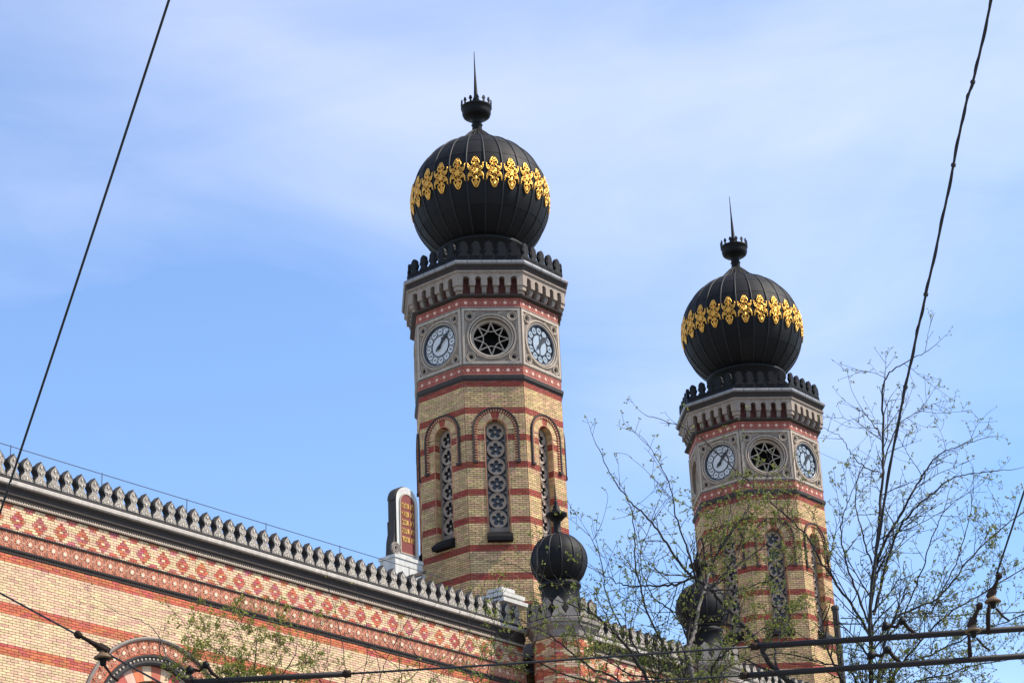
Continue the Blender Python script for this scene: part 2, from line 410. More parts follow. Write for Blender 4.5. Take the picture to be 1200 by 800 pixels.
def tower_face_meshes():
    R = {}
    # --- brickwork of one face, every brick its own box
    b = MB()
    nz = 0
    z = ZT
    hs = BAP * tan(pi / 8)
    row = 0
    while z > 19.0:
        z1, z0 = z, z - COURSE
        zm = (z0 + z1) / 2
        inper = row % 13
        red = inper < 3
        mi = 1 if red else 0
        if zm > WZC:
            d2 = HR1 ** 2 - (zm - WZC) ** 2
            ex = sqrt(d2) if d2 > 0 else 0
        elif zm > SILL: ex = WR + 0.005
        else: ex = 0
        ph = 0.0 if row % 2 else 0.1125
        L = 0.225
        if ex > 0:
            bricks_row(b, -hs, -ex, z0, z1, BAP, L, ph, mi)
            bricks_row(b, ex, hs, z0, z1, BAP, L, ph, mi)
        else:
            bricks_row(b, -hs, hs, z0, z1, BAP, L, ph, mi)
        if SILL < zm < WZC:
            for sgn in (-1, 1):
                a, c = sorted((sgn * (WR - .012), sgn * (WR + .03))); b.box(a, c, BAP - .2, BAP + .012, z0 + .006, z1 - .006, mi)
        z = z0; row += 1
    # voussoirs of the brick arch, a red keystone on top
    nv = 19
    for i in range(nv):
        a0 = pi * i / nv + 0.012; a1 = pi * (i + 1) / nv - 0.012
        mi = 1 if i == nv // 2 or i in (8, 10) else 0
        pts = [(0.35 * cos(a0), WZC + 0.35 * sin(a0)), (0.605 * cos(a0), WZC + 0.605 * sin(a0)), (0.605 * cos(a1), WZC + 0.605 * sin(a1)), (0.35 * cos(a1), WZC + 0.35 * sin(a1))]
        b.prism(pts, BAP - 0.2, BAP + 0.014, mi, back=False)
    R['bricks'] = b.mesh('brickwork', [M['ybrick'], M['rbrick']])
    # --- mortar backing with the window recess cut out
    b = MB()
    hs0 = (BAP) * tan(pi / 8)
    w = BAP
    def q(u0, u1, z0, z1, ww=w, mi=0): b.add([(u0, -ww, z0), (u1, -ww, z0), (u1, -ww, z1), (u0, -ww, z1)], [(0, 1, 2, 3)], mi)
    q(-hs0, hs0, 0, SILL)
    q(-hs0, -WR, SILL, WZC); q(WR, hs0, SILL, WZC)
    n = 20
    for i in range(n):
        a0, a1 = pi * i / n, pi * (i + 1) / n
        u0, u1 = WR * cos(a1), WR * cos(a0)
        b.add([(u0, -w, WZC + WR * sin(a1)), (u1, -w, WZC + WR * sin(a0)), (u1, -w, ZT), (u0, -w, ZT)], [(0, 1, 2, 3)])
        b.add([(WR * cos(a0), -w, WZC + WR * sin(a0)), (WR * cos(a1), -w, WZC + WR * sin(a1)), (WR * cos(a1), -w + 0.34, WZC + WR * sin(a1)), (WR * cos(a0), -w + 0.34, WZC + WR * sin(a0))], [(0, 1, 2, 3)], 1)
    q(-hs0, -WR, WZC, ZT); q(WR, hs0, WZC, ZT)
    for sgn in (-1, 1):
        b.add([(sgn * WR, -w, SILL), (sgn * WR, -w, WZC), (sgn * WR, -w + 0.34, WZC), (sgn * WR, -w + 0.34, SILL)], [(0, 1, 2, 3)], 1)
    R['shaft'] = b.mesh('shaft_face', [M['mortar'], M['revealbrick']])
    # --- window: frame panel with six foiled roundels
    b = MB()
    b.add([(-WR, -w + 0.33, SILL), (WR, -w + 0.33, SILL), (WR, -w + 0.33, WZC + WR), (-WR, -w + 0.33, WZC + WR)], [(0, 1, 2, 3)])
    R['glass'] = b.mesh('window_glass', M['glassdark'])
    b = MB()
    wz = w - 0.24
    for sgn in (-1, 1): b.box(sgn * 0.33 - 0.03, sgn * 0.33 + 0.03, wz - 0.06, wz, SILL, WZC)
    b.ring([(0.30, wz - 0.06), (0.30, wz), (0.36, wz), (0.36, wz - 0.06)], 0, WZC, 24, 0, 0, pi)
    # spandrel fillets between the roundels
    zc = [27.76 - 0.606 * i for i in range(6)]
    for i in range(5):
        zmid = (zc[i] + zc[i + 1]) / 2
        for sgn in (-1, 1):
            pts = [(sgn * 0.31, zmid - 0.07), (sgn * 0.31, zmid + 0.07), (sgn * 0.22, zmid)]
            if sgn > 0: pts = [pts[0], pts[1], pts[2]]
            else: pts = [pts[1], pts[0], pts[2]]
            b.prism(pts, wz - 0.05, wz - 0.015)
    b.box(-0.3, 0.3, wz - 0.06, wz, SILL, zc[5] - 0.28)
    R['wframe'] = b.mesh('window_frame', M['stonedark'])
    # roundel: ring with a six-foil opening
    b = MB()
    b.ring([(0.255, -0.05), (0.262, 0.005), (0.28, 0.012), (0.298, 0.0), (0.298, -0.05)], 0, 0, 28)
    seg = 72
    def foil(t): return 0.160 + 0.066 * abs(cos(2.5 * t)) - 0.055 * (1 - abs(cos(2.5 * t))) ** 2
    vs = []
    for i in range(seg):
        t = 2 * pi * i / seg
        t2 = t + pi / 2
        r = foil(t)
        vs += [(r * cos(t2), 0.05, r * sin(t2)), (r * cos(t2), 0.012, r * sin(t2)), (0.262 * cos(t2), 0.012, 0.262 * sin(t2))]
    fs = []
    for i in range(seg):
        j = (i + 1) % seg
        fs += [(i * 3, j * 3, j * 3 + 1, i * 3 + 1), (i * 3 + 1, j * 3 + 1, j * 3 + 2, i * 3 + 2)]
    b.add(vs, fs)
    b.disc(0, 0, 0.042, -0.012, 8, 0, 0.03)
    R['roundel'] = b.mesh('roundel', M['tracery'])
    R['roundel_pos'] = [(0, -wz, z) for z in zc]
    # slim roll moulding round the opening
    b = MB()
    rl = WR + .012
    b.tube([(-rl, -w - .012, SILL + .1), (-rl, -w - .012, WZC)] + [(rl * cos(pi - pi * i / 16), -w - .012, WZC + rl * sin(pi * i / 16)) for i in range(1, 16)] + [(rl, -w - .012, WZC), (rl, -w - .012, SILL + .1)], .016, 6)
    R['roll'] = b.mesh('roll_moulding', M['dentil'], True)
    # sill
    b = MB()
    pts = [(-0.40, 23.86), (0.40, 23.86), (0.40, 24.10), (-0.40, 24.10)]
    b.add([(-.41, -w - .26, 23.86), (.41, -w - .26, 23.86), (.41, -w - .26, 23.98), (-.41, -w - .26, 23.98),
           (-.41, -w + .02, 23.86), (.41, -w + .02, 23.86), (.41, -w + .02, 24.22), (-.41, -w + .02, 24.22), (-.355, -w + .24, 24.30), (.355, -w + .24, 24.30)],
          [(0, 1, 2, 3), (1, 5, 6, 2), (4, 0, 3, 7), (3, 2, 6, 7), (4, 5, 1, 0), (7, 6, 9, 8)])
    R['sill'] = b.mesh('sill', M['lead'])
    # hood mould with dentils
    b = MB()
    b.ring([(HR1 - 0.045, w), (HR1 - 0.045, w + 0.075), (HR1, w + 0.085), (HR1 + 0.012, w + 0.06), (HR1 + 0.012, w)], 0, WZC, 30, 0, 0, pi)
    for sgn in (-1, 1):
        a, c = sorted((sgn * (HR1 - 0.045), sgn * (HR1 + 0.012)))
        b.box(a, c, w, w + 0.08, 26.66, WZC)
        b.box(min(sgn * 0.62, sgn * 0.78), max(sgn * 0.62, sgn * 0.78), w, w + 0.095, 26.58, 26.66)
    b.ring([(HR0 - .01, w + .012), (HR1, w + .016)], 0, WZC, 30, 0, 0, pi)
    nd = 24
    for i in range(nd):
        a0 = pi * i / nd + 0.030; a1 = pi * (i + 1) / nd - 0.030
        pts = [(HR0 * cos(a0), WZC + HR0 * sin(a0)), (0.704 * cos(a0), WZC + 0.704 * sin(a0)), (0.704 * cos(a1), WZC + 0.704 * sin(a1)), (HR0 * cos(a1), WZC + HR0 * sin(a1))]
        b.prism(pts, w, w + 0.05, 1, back=False)
    zz = WZC - 0.02
    while zz > 26.72:
        for sgn in (-1, 1):
            a, c = sorted((sgn * HR0, sgn * 0.704))
            b.box(a, c, w, w + 0.05, zz - 0.048, zz, 1, back=False)
            b.box(a, c, w, w + 0.014, zz - 0.092, zz - .05, 0, back=False)
        zz -= 0.092
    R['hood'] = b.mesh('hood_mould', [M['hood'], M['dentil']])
    # --- stage panels (2 m square face with a round opening)
    def plate(b, w, r, cz, z0, z1, hs, mi=0, n=48):
        for i in range(n):
            a0, a1 = 2 * pi * i / n + pi / 4, 2 * pi * (i + 1) / n + pi / 4
            def out(a):
                c, s_ = cos(a), sin(a)
                t = min(hs / abs(c) if abs(c) > 1e-9 else 1e9, ((z1 - cz) / s_ if s_ > 0 else (z0 - cz) / s_) if abs(s_) > 1e-9 else 1e9)
                return (c * t, -w, cz + s_ * t)
            b.add([(r * cos(a0), -w, cz + r * sin(a0)), out(a0), out(a1), (r * cos(a1), -w, cz + r * sin(a1))], [(0, 1, 2, 3)], mi)
    PZ0, PZ1, PC = 30.07, 32.14, 31.08
    def panel(R0, depth):
        b = MB()
        plate(b, AP, R0, PC, PZ0, PZ1, HS, 2)
        b.ring([(R0, AP - depth), (R0, AP)], 0, PC, 48, 2)
        # stepped rings round the opening
        b.ring([(R0 - 0.0, AP - 0.02), (R0 + 0.012, AP + 0.03), (R0 + 0.045, AP + 0.04), (R0 + 0.05, AP - 0.005), (R0 + 0.085, AP - 0.005), (R0 + 0.09, AP + 0.06), (R0 + 0.125, AP + 0.06), (R0 + 0.13, AP + 0.02), (R0 + 0.155, AP + 0.03), (R0 + 0.165, AP + 0.0)], 0, PC, 56)
        # raised border and corner strips
        for sgn in (-1, 1):
            a, c = sorted((sgn * 0.90, sgn * 0.985)); b.box(a, c, AP, AP + 0.045, PZ0 + 0.02, PZ1 - 0.02)
            a, c = sorted((sgn * 0.855, sgn * 0.875)); b.box(a, c, AP, AP + 0.02, PZ0 + 0.16, PZ1 - 0.16)
        b.box(-0.90, 0.90, AP, AP + 0.043, PZ1 - 0.11, PZ1 - 0.022); b.box(-0.90, 0.90, AP, AP + 0.043, PZ0 + 0.022, PZ0 + 0.11)
        # corner rosettes and strapwork curls
        for su in (-1, 1):
            for sz in (-1, 1):
                cu, cz = su * 0.715, PC + sz * 0.745
                b.ring([(0.070, AP - 0.05), (0.075, AP + 0.03), (0.09, AP + 0.05), (0.108, AP + 0.012), (0.125, AP + 0.008), (0.135, AP + 0.055), (0.16, AP + 0.06), (0.172, AP)], cu, cz, 24)
                b.disc(cu, cz, 0.078, AP + 0.002, 16, 1)
                for ang in (0.32, -0.32):
                    base = atan2(sz * 0.745, su * 0.715)
                    for dd in (0.0, 0.045, 0.085):
                        pts = []
                        for t in range(8):
                            q_ = t / 7
                            aa = base + ang * (0.45 + 1.1 * q_)
                            rr = R0 + 0.25 + 0.06 * sin(q_ * pi) - 0.10 * q_ + dd
                            uu = max(-0.88, min(0.88, rr * cos(aa))); zz_ = rr * sin(aa)
                            pts.append((uu, -AP - 0.008, PC + zz_))
                        b.tube(pts, 0.013, 4)
        return b.mesh('stone_panel', [M['stone'], M['void'], M['stonefield']])
    R['panel_star'] = panel(0.69, 0.30)
    R['panel_clock'] = panel(0.72, 0.12)
    # star tracery
    b = MB()
    b.disc(0, PC, 0.70, AP - 1.1, 32, 1); b.ring([(0.66, AP - 1.1), (0.66, AP - .27)], 0, PC, 32, 1)
    b.ring([(0.60, AP - 0.28), (0.60, AP - 0.15), (0.70, AP - 0.13), (0.70, AP - 0.28)], 0, PC, 48)
    P = []
    for i in range(16):
        a = pi / 2 + pi * i / 8
        r = 0.60 if i % 2 == 0 else 0.30
        P.append((r * cos(a), r * sin(a)))
    for i in range(16):
        x0, y0 = P[i]; x1, y1 = P[(i + 1) % 16]
        b.tube([(x0, -(AP - 0.18), PC + y0), (x1, -(AP - 0.18), PC + y1)], 0.024, 5)
    for i in range(1, 16, 2):
        a0 = pi / 2 + pi * i / 8
        pts = [(0.30 * cos(a0 + t) * (1 - 0.12 * sin(pi * (t) / (pi / 4))), -(AP - 0.18), PC + 0.30 * sin(a0 + t) * (1 - 0.12 * sin(pi * t / (pi / 4)))) for t in [k * pi / 4 / 5 for k in range(6)]]
        b.tube(pts, 0.018, 5)
    R['star'] = b.mesh('star_tracery', [M['stone'], M['void']])
    # clocks
    w = AP - 0.05
    for kind in ('white', 'blue'):
        b = MB()
        b.disc(0, PC, 0.715, w, 48, 1 if kind == 'blue' else 0)
        R['dial_' + kind] = b.mesh('dial', [M['dialwhite'], M['dialdark']])
    b = MB(); b.ring([(0.665, w), (0.665, w + 0.05), (0.69, w + 0.065), (0.725, w + 0.065), (0.73, w)], 0, PC, 56)
    R['bezel'] = b.mesh('bezel', M['dialdark'])
    for kind in ('white', 'blue'):
        b = MB()
        rr = 0.131
        k_ = 0.008 if kind == 'white' else 0.016
        b.disc(0, 0, rr - 0.012, 0.014, 20, 0)
        b.ring([(rr - k_ - .002, 0.012), (rr - k_, 0.022), (rr + k_ * .5, 0.022), (rr + k_ * .5, 0.0)], 0, 0, 20, 1)
        R['hour_' + kind] = b.mesh('hour_disc', [M['dialwhite' if kind == 'white' else 'dialsky'], M['dialdark']])
        b = MB()
        b.disc(0, PC, 0.36, w + 0.014, 32, 0)
        b.ring([(0.355, w), (0.36, w + 0.028), (0.385, w + 0.028), (0.39, w)], 0, PC, 40, 1)
        if kind == 'blue': b.box(-0.022, 0.022, w + 0.01, w + 0.026, PC - 0.36, PC + 0.36, 1)
        R['centre_' + kind] = b.mesh('centre_disc', [M['dialwhite' if kind == 'white' else 'dialsky'], M['dialdark']])
    def hand(L, wd, tail):
        wd *= 1.35
        b = MB()
        pts = [(-wd * .5, -tail), (wd * .5, -tail), (wd * 1.5, -tail * .4), (wd * .7, 0), (wd * .9, L * .5), (wd * 2.0, L * .68), (wd * .55, L * .78), (wd * .4, L), (-wd * .4, L), (-wd * .55, L * .78), (-wd * 2.0, L * .68), (-wd * .9, L * .5), (-wd * .7, 0), (-wd * 1.5, -tail * .4)]
        b.prism(pts, 0, 0.012); b.disc(0, 0, 0.04, 0.018, 12, 0, 0.018)
        return b.mesh('hand', M['hand'])
    R['hand_long'] = hand(0.60, 0.028, 0.24)
    R['hand_short'] = hand(0.40, 0.038, 0.14)
    return R

TF = tower_face_meshes()

# hour numerals
def text_mesh(s, size, m, depth=0.0):
    c = bpy.data.curves.new('text', 'FONT')
    c.body = s; c.size = size; c.align_x = 'CENTER'; c.align_y = 'CENTER'; c.extrude = depth; c.resolution_u = 2
    o = bpy.data.objects.new('text', c); COL.objects.link(o)
    bpy.context.view_layer.update()
    me = bpy.data.meshes.new_from_object(o.evaluated_get(bpy.context.evaluated_depsgraph_get()))
    bpy.data.objects.remove(o)
    # stand it upright facing local -y
    for v in me.vertices: v.co = Vector((v.co.x, -v.co.z, v.co.y))
    me.materials.clear(); me.materials.append(m)
    me.update()
    return me
ROMAN = ['XII', 'I', 'II', 'III', 'IIII', 'V', 'VI', 'VII', 'VIII', 'IX', 'X', 'XI']
NUM = [text_mesh(t, 0.15 if len(t) < 3 else 0.115, M['hand'], 0.002) for t in ROMAN]

# tile of the tower bands: 1/6 of a face
def tower_tile():
    b = MB()
    hw = 1.0 / 6
    b.box(-hw + .004, hw - .004, 0, 0.02, 0.004, 0.33, 0)
    pts = [(0.062 * cos(pi / 8 + i * pi / 4), 0.165 + 0.062 * sin(pi / 8 + i * pi / 4)) for i in range(8)]
    b.prism(pts, 0.02, 0.032, 1)
    for i in range(6):
        a = i * pi / 3 + pi / 6
        b.prism([(0.105 * cos(a) + 0.022 * cos(t), 0.165 + 0.115 * sin(a) + 0.022 * sin(t)) for t in [k * 2 * pi / 6 for k in range(6)]], 0.02, 0.028, 2)
    for sgn in (-1, 1):
        pts = [(sgn * (hw - .006) , 0.165 - 0.07), (sgn * (hw - .006), 0.165 + 0.07), (sgn * (hw - 0.042), 0.165)]
        if sgn < 0: pts = pts[::-1]
        b.prism(pts, 0.02, 0.027, 2)
    b.box(-hw + .004, hw - .004, 0.02, 0.03, 0.006, 0.028, 2); b.box(-hw + .004, hw - .004, 0.02, 0.03, 0.302, 0.325, 2)
    return b.mesh('band_tile', [M['tilered'], M['dot'], M['salmon']])
TILE = tower_tile()

# bracket of the corbel table (origin on the axis; placed per face)
CAP_W0, CAP_W1 = 2.43, 2.70
CP = 0.40
def bracket_mesh(full=True):
    b = MB()
    z0, z1, zt = 32.86, 33.06, 33.30
    hw, hp = 0.095, CP / 2
    r = hp - hw
    right = [(hw, z0)]
    # cusped jamb then quarter arch
    for i in range(3):
        zz = z0 + 0.03 + i * 0.055
        right += [(hw - 0.004, zz), (hw + 0.022, zz + 0.028)]
    for i in range(7):
        a = pi - (pi / 2) * i / 6
        right.append((hp + r * cos(a) * 1.0, z1 + 0.02 + 0.115 * sin(a)))
    right[-1] = (hp - 0.002, right[-1][1])
    right.append((hp - 0.002, zt))
    left = [(-u, z) for u, z in right[::-1]]
    b.prism(right + left, CAP_W0, CAP_W1, 0)
    # lower console
    prof = [(CAP_W0, 32.58), (2.48, 32.60), (2.56, 32.66), (2.61, 32.76), (2.615, 32.84), (CAP_W0, 32.84)]
    n = len(prof)
    vs = [(-0.075, -w, z) for w, z in prof] + [(0.075, -w, z) for w, z in prof]
    b.add(vs, [tuple(range(n - 1, -1, -1)), tuple(range(n, 2 * n))] + [(i, (i + 1) % n, n + (i + 1) % n, n + i) for i in range(n)], 2)
    b.box(-0.08, 0.08, CAP_W0, 2.64, 32.836, 32.862, 2)
    # little drilled dots
    for sgn in (-1, 1): b.disc(sgn * 0.13, 33.265, 0.016, CAP_W1 + 0.002, 8, 1)
    return b.mesh('corbel_bracket', [M['corbelstone'], M['void'], M['stonedark']])
BRACKET = bracket_mesh()
def corner_bracket_mesh():
    b = MB()
    r = 1 / cos(pi / 8)
    def loft(prof, half):
        # chevron-shaped block wrapped round an octagon corner at local angle -pi/8 (right end of the front face)
        pass
    # block on the front face from the last bracket's arch to the corner, and its mirror round the corner
    c22 = tan(pi / 8)
    u_in = 1.0
    for face in (0, 1):
        def T(u, w, z):
            if face == 0: return (u, -w, z)
            # mirror about the corner direction (angle -90+22.5 deg)
            a = -pi / 2 + pi / 8
            x, y = u, -w
            ca, sa = cos(2 * a), sin(2 * a)
            return (ca * x + sa * y, sa * x - ca * y, z)
        def blk(ua, w0, w1, z0, z1):
            vs = [T(ua, w1, z0), T(w1 * c22, w1, z0), T(w1 * c22, w1, z1), T(ua, w1, z1), T(ua, w0, z0), T(w0 * c22, w0, z0), T(w0 * c22, w0, z1), T(ua, w0, z1)]
            fs = [(0, 1, 2, 3), (4, 0, 3, 7), (3, 2, 6, 7), (1, 0, 4, 5)]
            if face: fs = [f[::-1] for f in fs]
            b.add(vs, fs)
        blk(0.915, CAP_W0, CAP_W1, 32.86, 33.10)
        blk(0.90, CAP_W0, CAP_W1, 33.10, 33.2)
        blk(0.80, CAP_W0, CAP_W1, 33.195, 33.30)
        blk(0.925, CAP_W0, 2.66, 32.70, 32.858)
        blk(0.935, CAP_W0, 2.58, 32.60, 32.70)
    return b.mesh('corner_bracket', M['corbelstone'])
CBRACKET = corner_bracket_mesh()

# parapet merlon, metal, for the towers (origin at its base centre)
MO = [(0.208, 0), (0.208, .12), (0.135, .165), (0.105, .21), (0.135, .26), (0.168, .32), (0.160, .39), (0.128, .43), (0.138, .48), (0.118, .55), (0.07, .605), (0, .64)]
def merlon_mesh(outline, t, mats, inset=True, sc=1.0):
    b = MB()
    o = [(u * sc, z * sc) for u, z in outline]
    pts = o + [(-u, z) for u, z in o[::-1] if u > 1e-6]
    b.prism(pts, -t / 2, t / 2, 0, 1 if len(mats) > 1 else None)
    if inset:
        zc = sum(z for u, z in pts) / len(pts)
        pin = [(u * 0.72, zc + (z - zc) * 0.82) for u, z in pts]
        n = len(pin)
        b.prism(pin, t / 2 - .01, t / 2 + 0.016, 2 if len(mats) > 2 else 0, back=False)
    return b.mesh('merlon', mats)
TMERLON = merlon_mesh(MO, 0.10, [M['iron']], True)

# ---- gilded ornament, laid on the sphere
def ornament_mesh(R, mi=None):
    b = MB()
    def on(x, y, h):
        # x along the equator, y up; on a sphere of radius R centred at the origin, front = local -y
        y = y * 1.12
        lat = y / R; lon = x / (R * max(0.3, cos(lat)))
        rr = R + h
        return (rr * cos(lat) * sin(lon), -rr * cos(lat) * cos(lon), rr * sin(lat))
    def stroke(pts, r):
        b.tube([on(x, y, 0.02 + (r if isinstance(r, float) else 0.02) * 0.6) for x, y in pts], r, 6)
    def fill(pts, h=0.035):
        n = len(pts)
        vs = [on(x, y, h) for x, y in pts] + [on(x, y, 0.0) for x, y in pts]
        b.add(vs, [tuple(range(n))] + [(n + i, n + (i + 1) % n, (i + 1) % n, i) for i in range(n)])
    def arc(cx, cy, r, a0, a1, n=9, ry=None):
        ry = ry or r
        return [(cx + r * cos(radians(a0 + (a1 - a0) * i / (n - 1))), cy + ry * sin(radians(a0 + (a1 - a0) * i / (n - 1)))) for i in range(n)]
    # centre boss and lozenge
    fill([(0.09 * cos(t), 0.11 * sin(t)) for t in [k * 2 * pi / 12 for k in range(12)]], 0.045)
    stroke(arc(0, 0, 0.075, 0, 360, 13), 0.02)
    for s in (-1, 1):
        # stem, end palmette and its collar scrolls
        fill([(0.035 * c_, s * y) if s > 0 else (-0.035 * c_, s * y) for c_, y in ((1, .12), (1, .40), (-1, .40), (-1, .12))], 0.03)
        e = arc(0, 0.43, 0.078, 0, 360, 14, 0.10)
        e = [(x, y * s) for x, y in e]
        if s < 0: e = e[::-1]
        stroke(e, 0.020)
        fill([(x * .55, (y - s * .43) * .55 + s * .43) for x, y in e[:-1]], 0.05)
        stroke([(0.09 * s_, s * 0.36) for s_ in (-1, 0, 1)], 0.016)
        for m_ in (-1, 1):
            stroke([(m_ * x, s * y) for x, y in [(0.02, 0.50), (0.07, 0.47), (0.095, 0.41), (0.12, 0.36), (0.135, 0.31), (0.115, 0.26), (0.08, 0.25), (0.062, 0.28)]], 0.021)
            stroke([(m_ * x, s * y) for x, y in [(0.03, 0.30), (0.06, 0.22), (0.12, 0.17), (0.18, 0.16), (0.205, 0.12), (0.18, 0.085), (0.145, 0.10)]], 0.020)
            stroke([(m_ * x, s * y) for x, y in [(0.08, 0.03), (0.16, 0.02), (0.22, 0.06), (0.255, 0.13), (0.265, 0.20), (0.25, 0.255), (0.27, 0.29)]], 0.022)
            stroke([(m_ * x, s * y) for x, y in [(0.24, 0.10), (0.225, 0.16), (0.195, 0.19)]], 0.018)
            stroke([(m_ * x, s * y) for x, y in [(0.02, 0.02), (0.07, 0.10), (0.11, 0.14), (0.15, 0.13), (0.155, 0.09), (0.12, 0.075)]], 0.018)
            fill([(m_ * x, s * y) for x, y in ([(0.26, 0.24), (0.29, 0.27), (0.275, 0.32), (0.245, 0.29)] if m_ * s > 0 else [(0.245, 0.29), (0.275, 0.32), (0.29, 0.27), (0.26, 0.24)])], 0.03)
    return b.mesh('gilded_ornament', M['gold'], True)
DR = 2.45
ORN = ornament_mesh(DR)

# ---- dome panels and ribs
def dome_profile(z):  # radius at height z relative to the sphere centre (tower dome)
    pass
def prof_tower(t):
    """t in 0..1 from the collar to the neck -> (r, z rel. sphere centre)"""
    return None
def dome_curve(R, base_lat, top_lat, neck):
    """list of (r, z) samples: sphere up to top_lat then a concave flare to neck=(r,z)"""
    P = []
    n = 26
    for i in range(n + 1):
        la = radians(base_lat + (top_lat - base_lat) * i / n)
        P.append((R * cos(la), R * sin(la)))
    r0, z0 = P[-1]
    la = radians(top_lat)
    tx, tz = -sin(la), cos(la)
    c1 = (r0 + tx * 0.13 * R, z0 + tz * 0.13 * R)
    c2 = (neck[0] + 0.07 * R, neck[1] - 0.035 * R)
    for i in range(1, 9):
        t = i / 8
        a = (1 - t)
        P.append((a ** 3 * r0 + 3 * a * a * t * c1[0] + 3 * a * t * t * c2[0] + t ** 3 * neck[0], a ** 3 * z0 + 3 * a * a * t * c1[1] + 3 * a * t * t * c2[1] + t ** 3 * neck[1]))
    return P
def dome_parts(P, ng, cuts, ribr, mname):
    """panel meshes (one per row, spanning one gore) and a rib mesh; P in local coords round the dome centre"""
    panels = []
    ga = 2 * pi / ng
    for i0, i1 in zip(cuts[:-1], cuts[1:]):
        b = MB()
        seg = P[i0:i1 + 1]
        nu = 4
        vs = []
        m = len(seg)
        for q, (r, z) in enumerate(seg):
            # lower lip of each sheet stands a little proud, like lapped sheets
            pr = 1.0 + 0.004 * (1 - q / (m - 1))
            for k in range(nu + 1):
                a = -pi / 2 + ga * (0.015 + 0.97 * k / nu)
                vs.append((r * pr * cos(a), r * pr * sin(a), z))
        fs = []
        for q in range(m - 1):
            for k in range(nu): fs.append((q * (nu + 1) + k, q * (nu + 1) + k + 1, (q + 1) * (nu + 1) + k + 1, (q + 1) * (nu + 1) + k))
        b.add(vs, fs)
        panels.append(b.mesh('dome_panel', M['lead'], True))
    b = MB()
    b.tube([(0, -(r * 1.004), z) for r, z in P], [ribr * (0.55 + 0.45 * min(1, r / P[12][0])) for r, z in P], 6)
    rib = b.mesh('dome_rib', M['leadrib'], True)
    b = MB()
    b.lathe([(r * 0.992, z) for r, z in P], 48)
    core = b.mesh('dome_shell', M['iron'], True)
    return panels, rib, core
DZ = 37.35
DP = dome_curve(DR, -56, 67, (0.19, 40.27 - DZ))
PANELS, RIB, CORE = dome_parts(DP, 24, [0, 6, 11, 16, 20, 24, 27, 30, 34], 0.032, 'lead')

def finial_meshes():
    R = {}
    b = MB()
    b.lathe([(0.20, 40.22), (0.17, 40.50), (0.21, 40.53), (0.17, 40.57), (0.19, 40.78), (0.40, 40.83), (0.49, 40.90), (0.525, 41.00), (0.525, 41.19), (0.565, 41.21), (0.565, 41.26), (0.1, 41.26)], 28)
    R['cup'] = b.mesh('finial_cup', M['iron'], True)
    b = MB()
    b.lathe([(0.10, 41.2), (0.12, 41.48), (0.09, 41.52), (0.14, 41.58), (0.10, 41.66), (0.075, 41.75), (0.03, 42.75), (0.012, 43.62), (0.0, 43.65)], 12)
    R['spike'] = b.mesh('finial_spike', M['iron'], True)
    b = MB()
    b.prism([(-.035, 0), (.035, 0), (.03, .1), (.075, .14), (.045, .18), (.05, .21), (0, .27), (-.05, .21), (-.045, .18), (-.075, .14), (-.03, .1)], -0.02, 0.02)
    R['cresting'] = b.mesh('crest_leaf', M['iron'])
    return R
FIN = finial_meshes()

# ---- tower belts (octagonal)
def belts():
    R = {}
    b = MB(); b.octa([(BAP - .06, 29.30), (BAP + .02, 29.49), (AP + .07, 29.55), (AP + .08, 29.655), (AP + .02, 29.69), (AP - .1, 29.70)]); R['ledge_low'] = b.mesh('ledge', M['ledge'])
    b = MB(); b.octa([(AP - .1, 29.69), (AP - 0.012, 29.69), (AP - 0.012, 30.05), (AP + .04, 30.055), (AP + .04, 30.075), (AP - .1, 30.075)]); R['band_low'] = b.mesh('band_backing', M['stonedark'])
    b = MB(); b.octa([(AP - .1, 32.13), (AP + .05, 32.135), (AP + .05, 32.155), (AP - 0.012, 32.16), (AP - 0.012, 32.52), (AP - .1, 32.52)]); R['band_high'] = b.mesh('band_backing', M['stonedark'])
    b = MB(); b.octa([(AP - .1, 32.50), (AP + .03, 32.505), (AP + .16, 32.545), (AP + .17, 32.58), (AP + .11, 32.585), (AP - .1, 32.60)]); R['ledge_high'] = b.mesh('ledge', M['ledge'])
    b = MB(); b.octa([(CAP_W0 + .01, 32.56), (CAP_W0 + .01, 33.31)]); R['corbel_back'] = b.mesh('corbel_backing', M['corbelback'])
    b = MB(); b.octa([(CAP_W0, 33.30), (2.715, 33.302), (2.725, 33.33), (2.755, 33.335), (2.765, 33.385), (2.69, 33.39)]); R['fascia'] = b.mesh('stone_fascia', M['corbelstone'])
    b = MB(); b.octa([(2.70, 33.598), (2.80, 33.60), (2.835, 33.62), (2.852, 33.67), (2.835, 33.73), (2.78, 33.755), (2.6, 33.79), (1.2, 33.80)]); R['gutter'] = b.mesh('gutter', M['gutter'])
    b = MB(); b.octa([(2.6, 33.39), (2.70, 33.392), (2.705, 33.45), (2.735, 33.52), (2.785, 33.57), (2.795, 33.60), (2.6, 33.60)]); R['cyma'] = b.mesh('cyma', M['soffit'])  # undercut shade painted in with the dark soffit colour
    b = MB(); b.octa([(2.56, 33.79), (2.66, 33.79), (2.66, 33.94), (2.56, 33.94)]); R['curb'] = b.mesh('parapet_curb', M['iron'])
    b = MB(); b.lathe([(1.52, 33.8), (1.52, 35.18), (1.60, 35.22), (1.62, 35.32), (1.52, 35.36), (1.40, 35.38)], 40); R['drum'] = b.mesh('drum', M['iron'], True)
    b = MB()
    # seams of the gutter
    return R
BELT = belts()
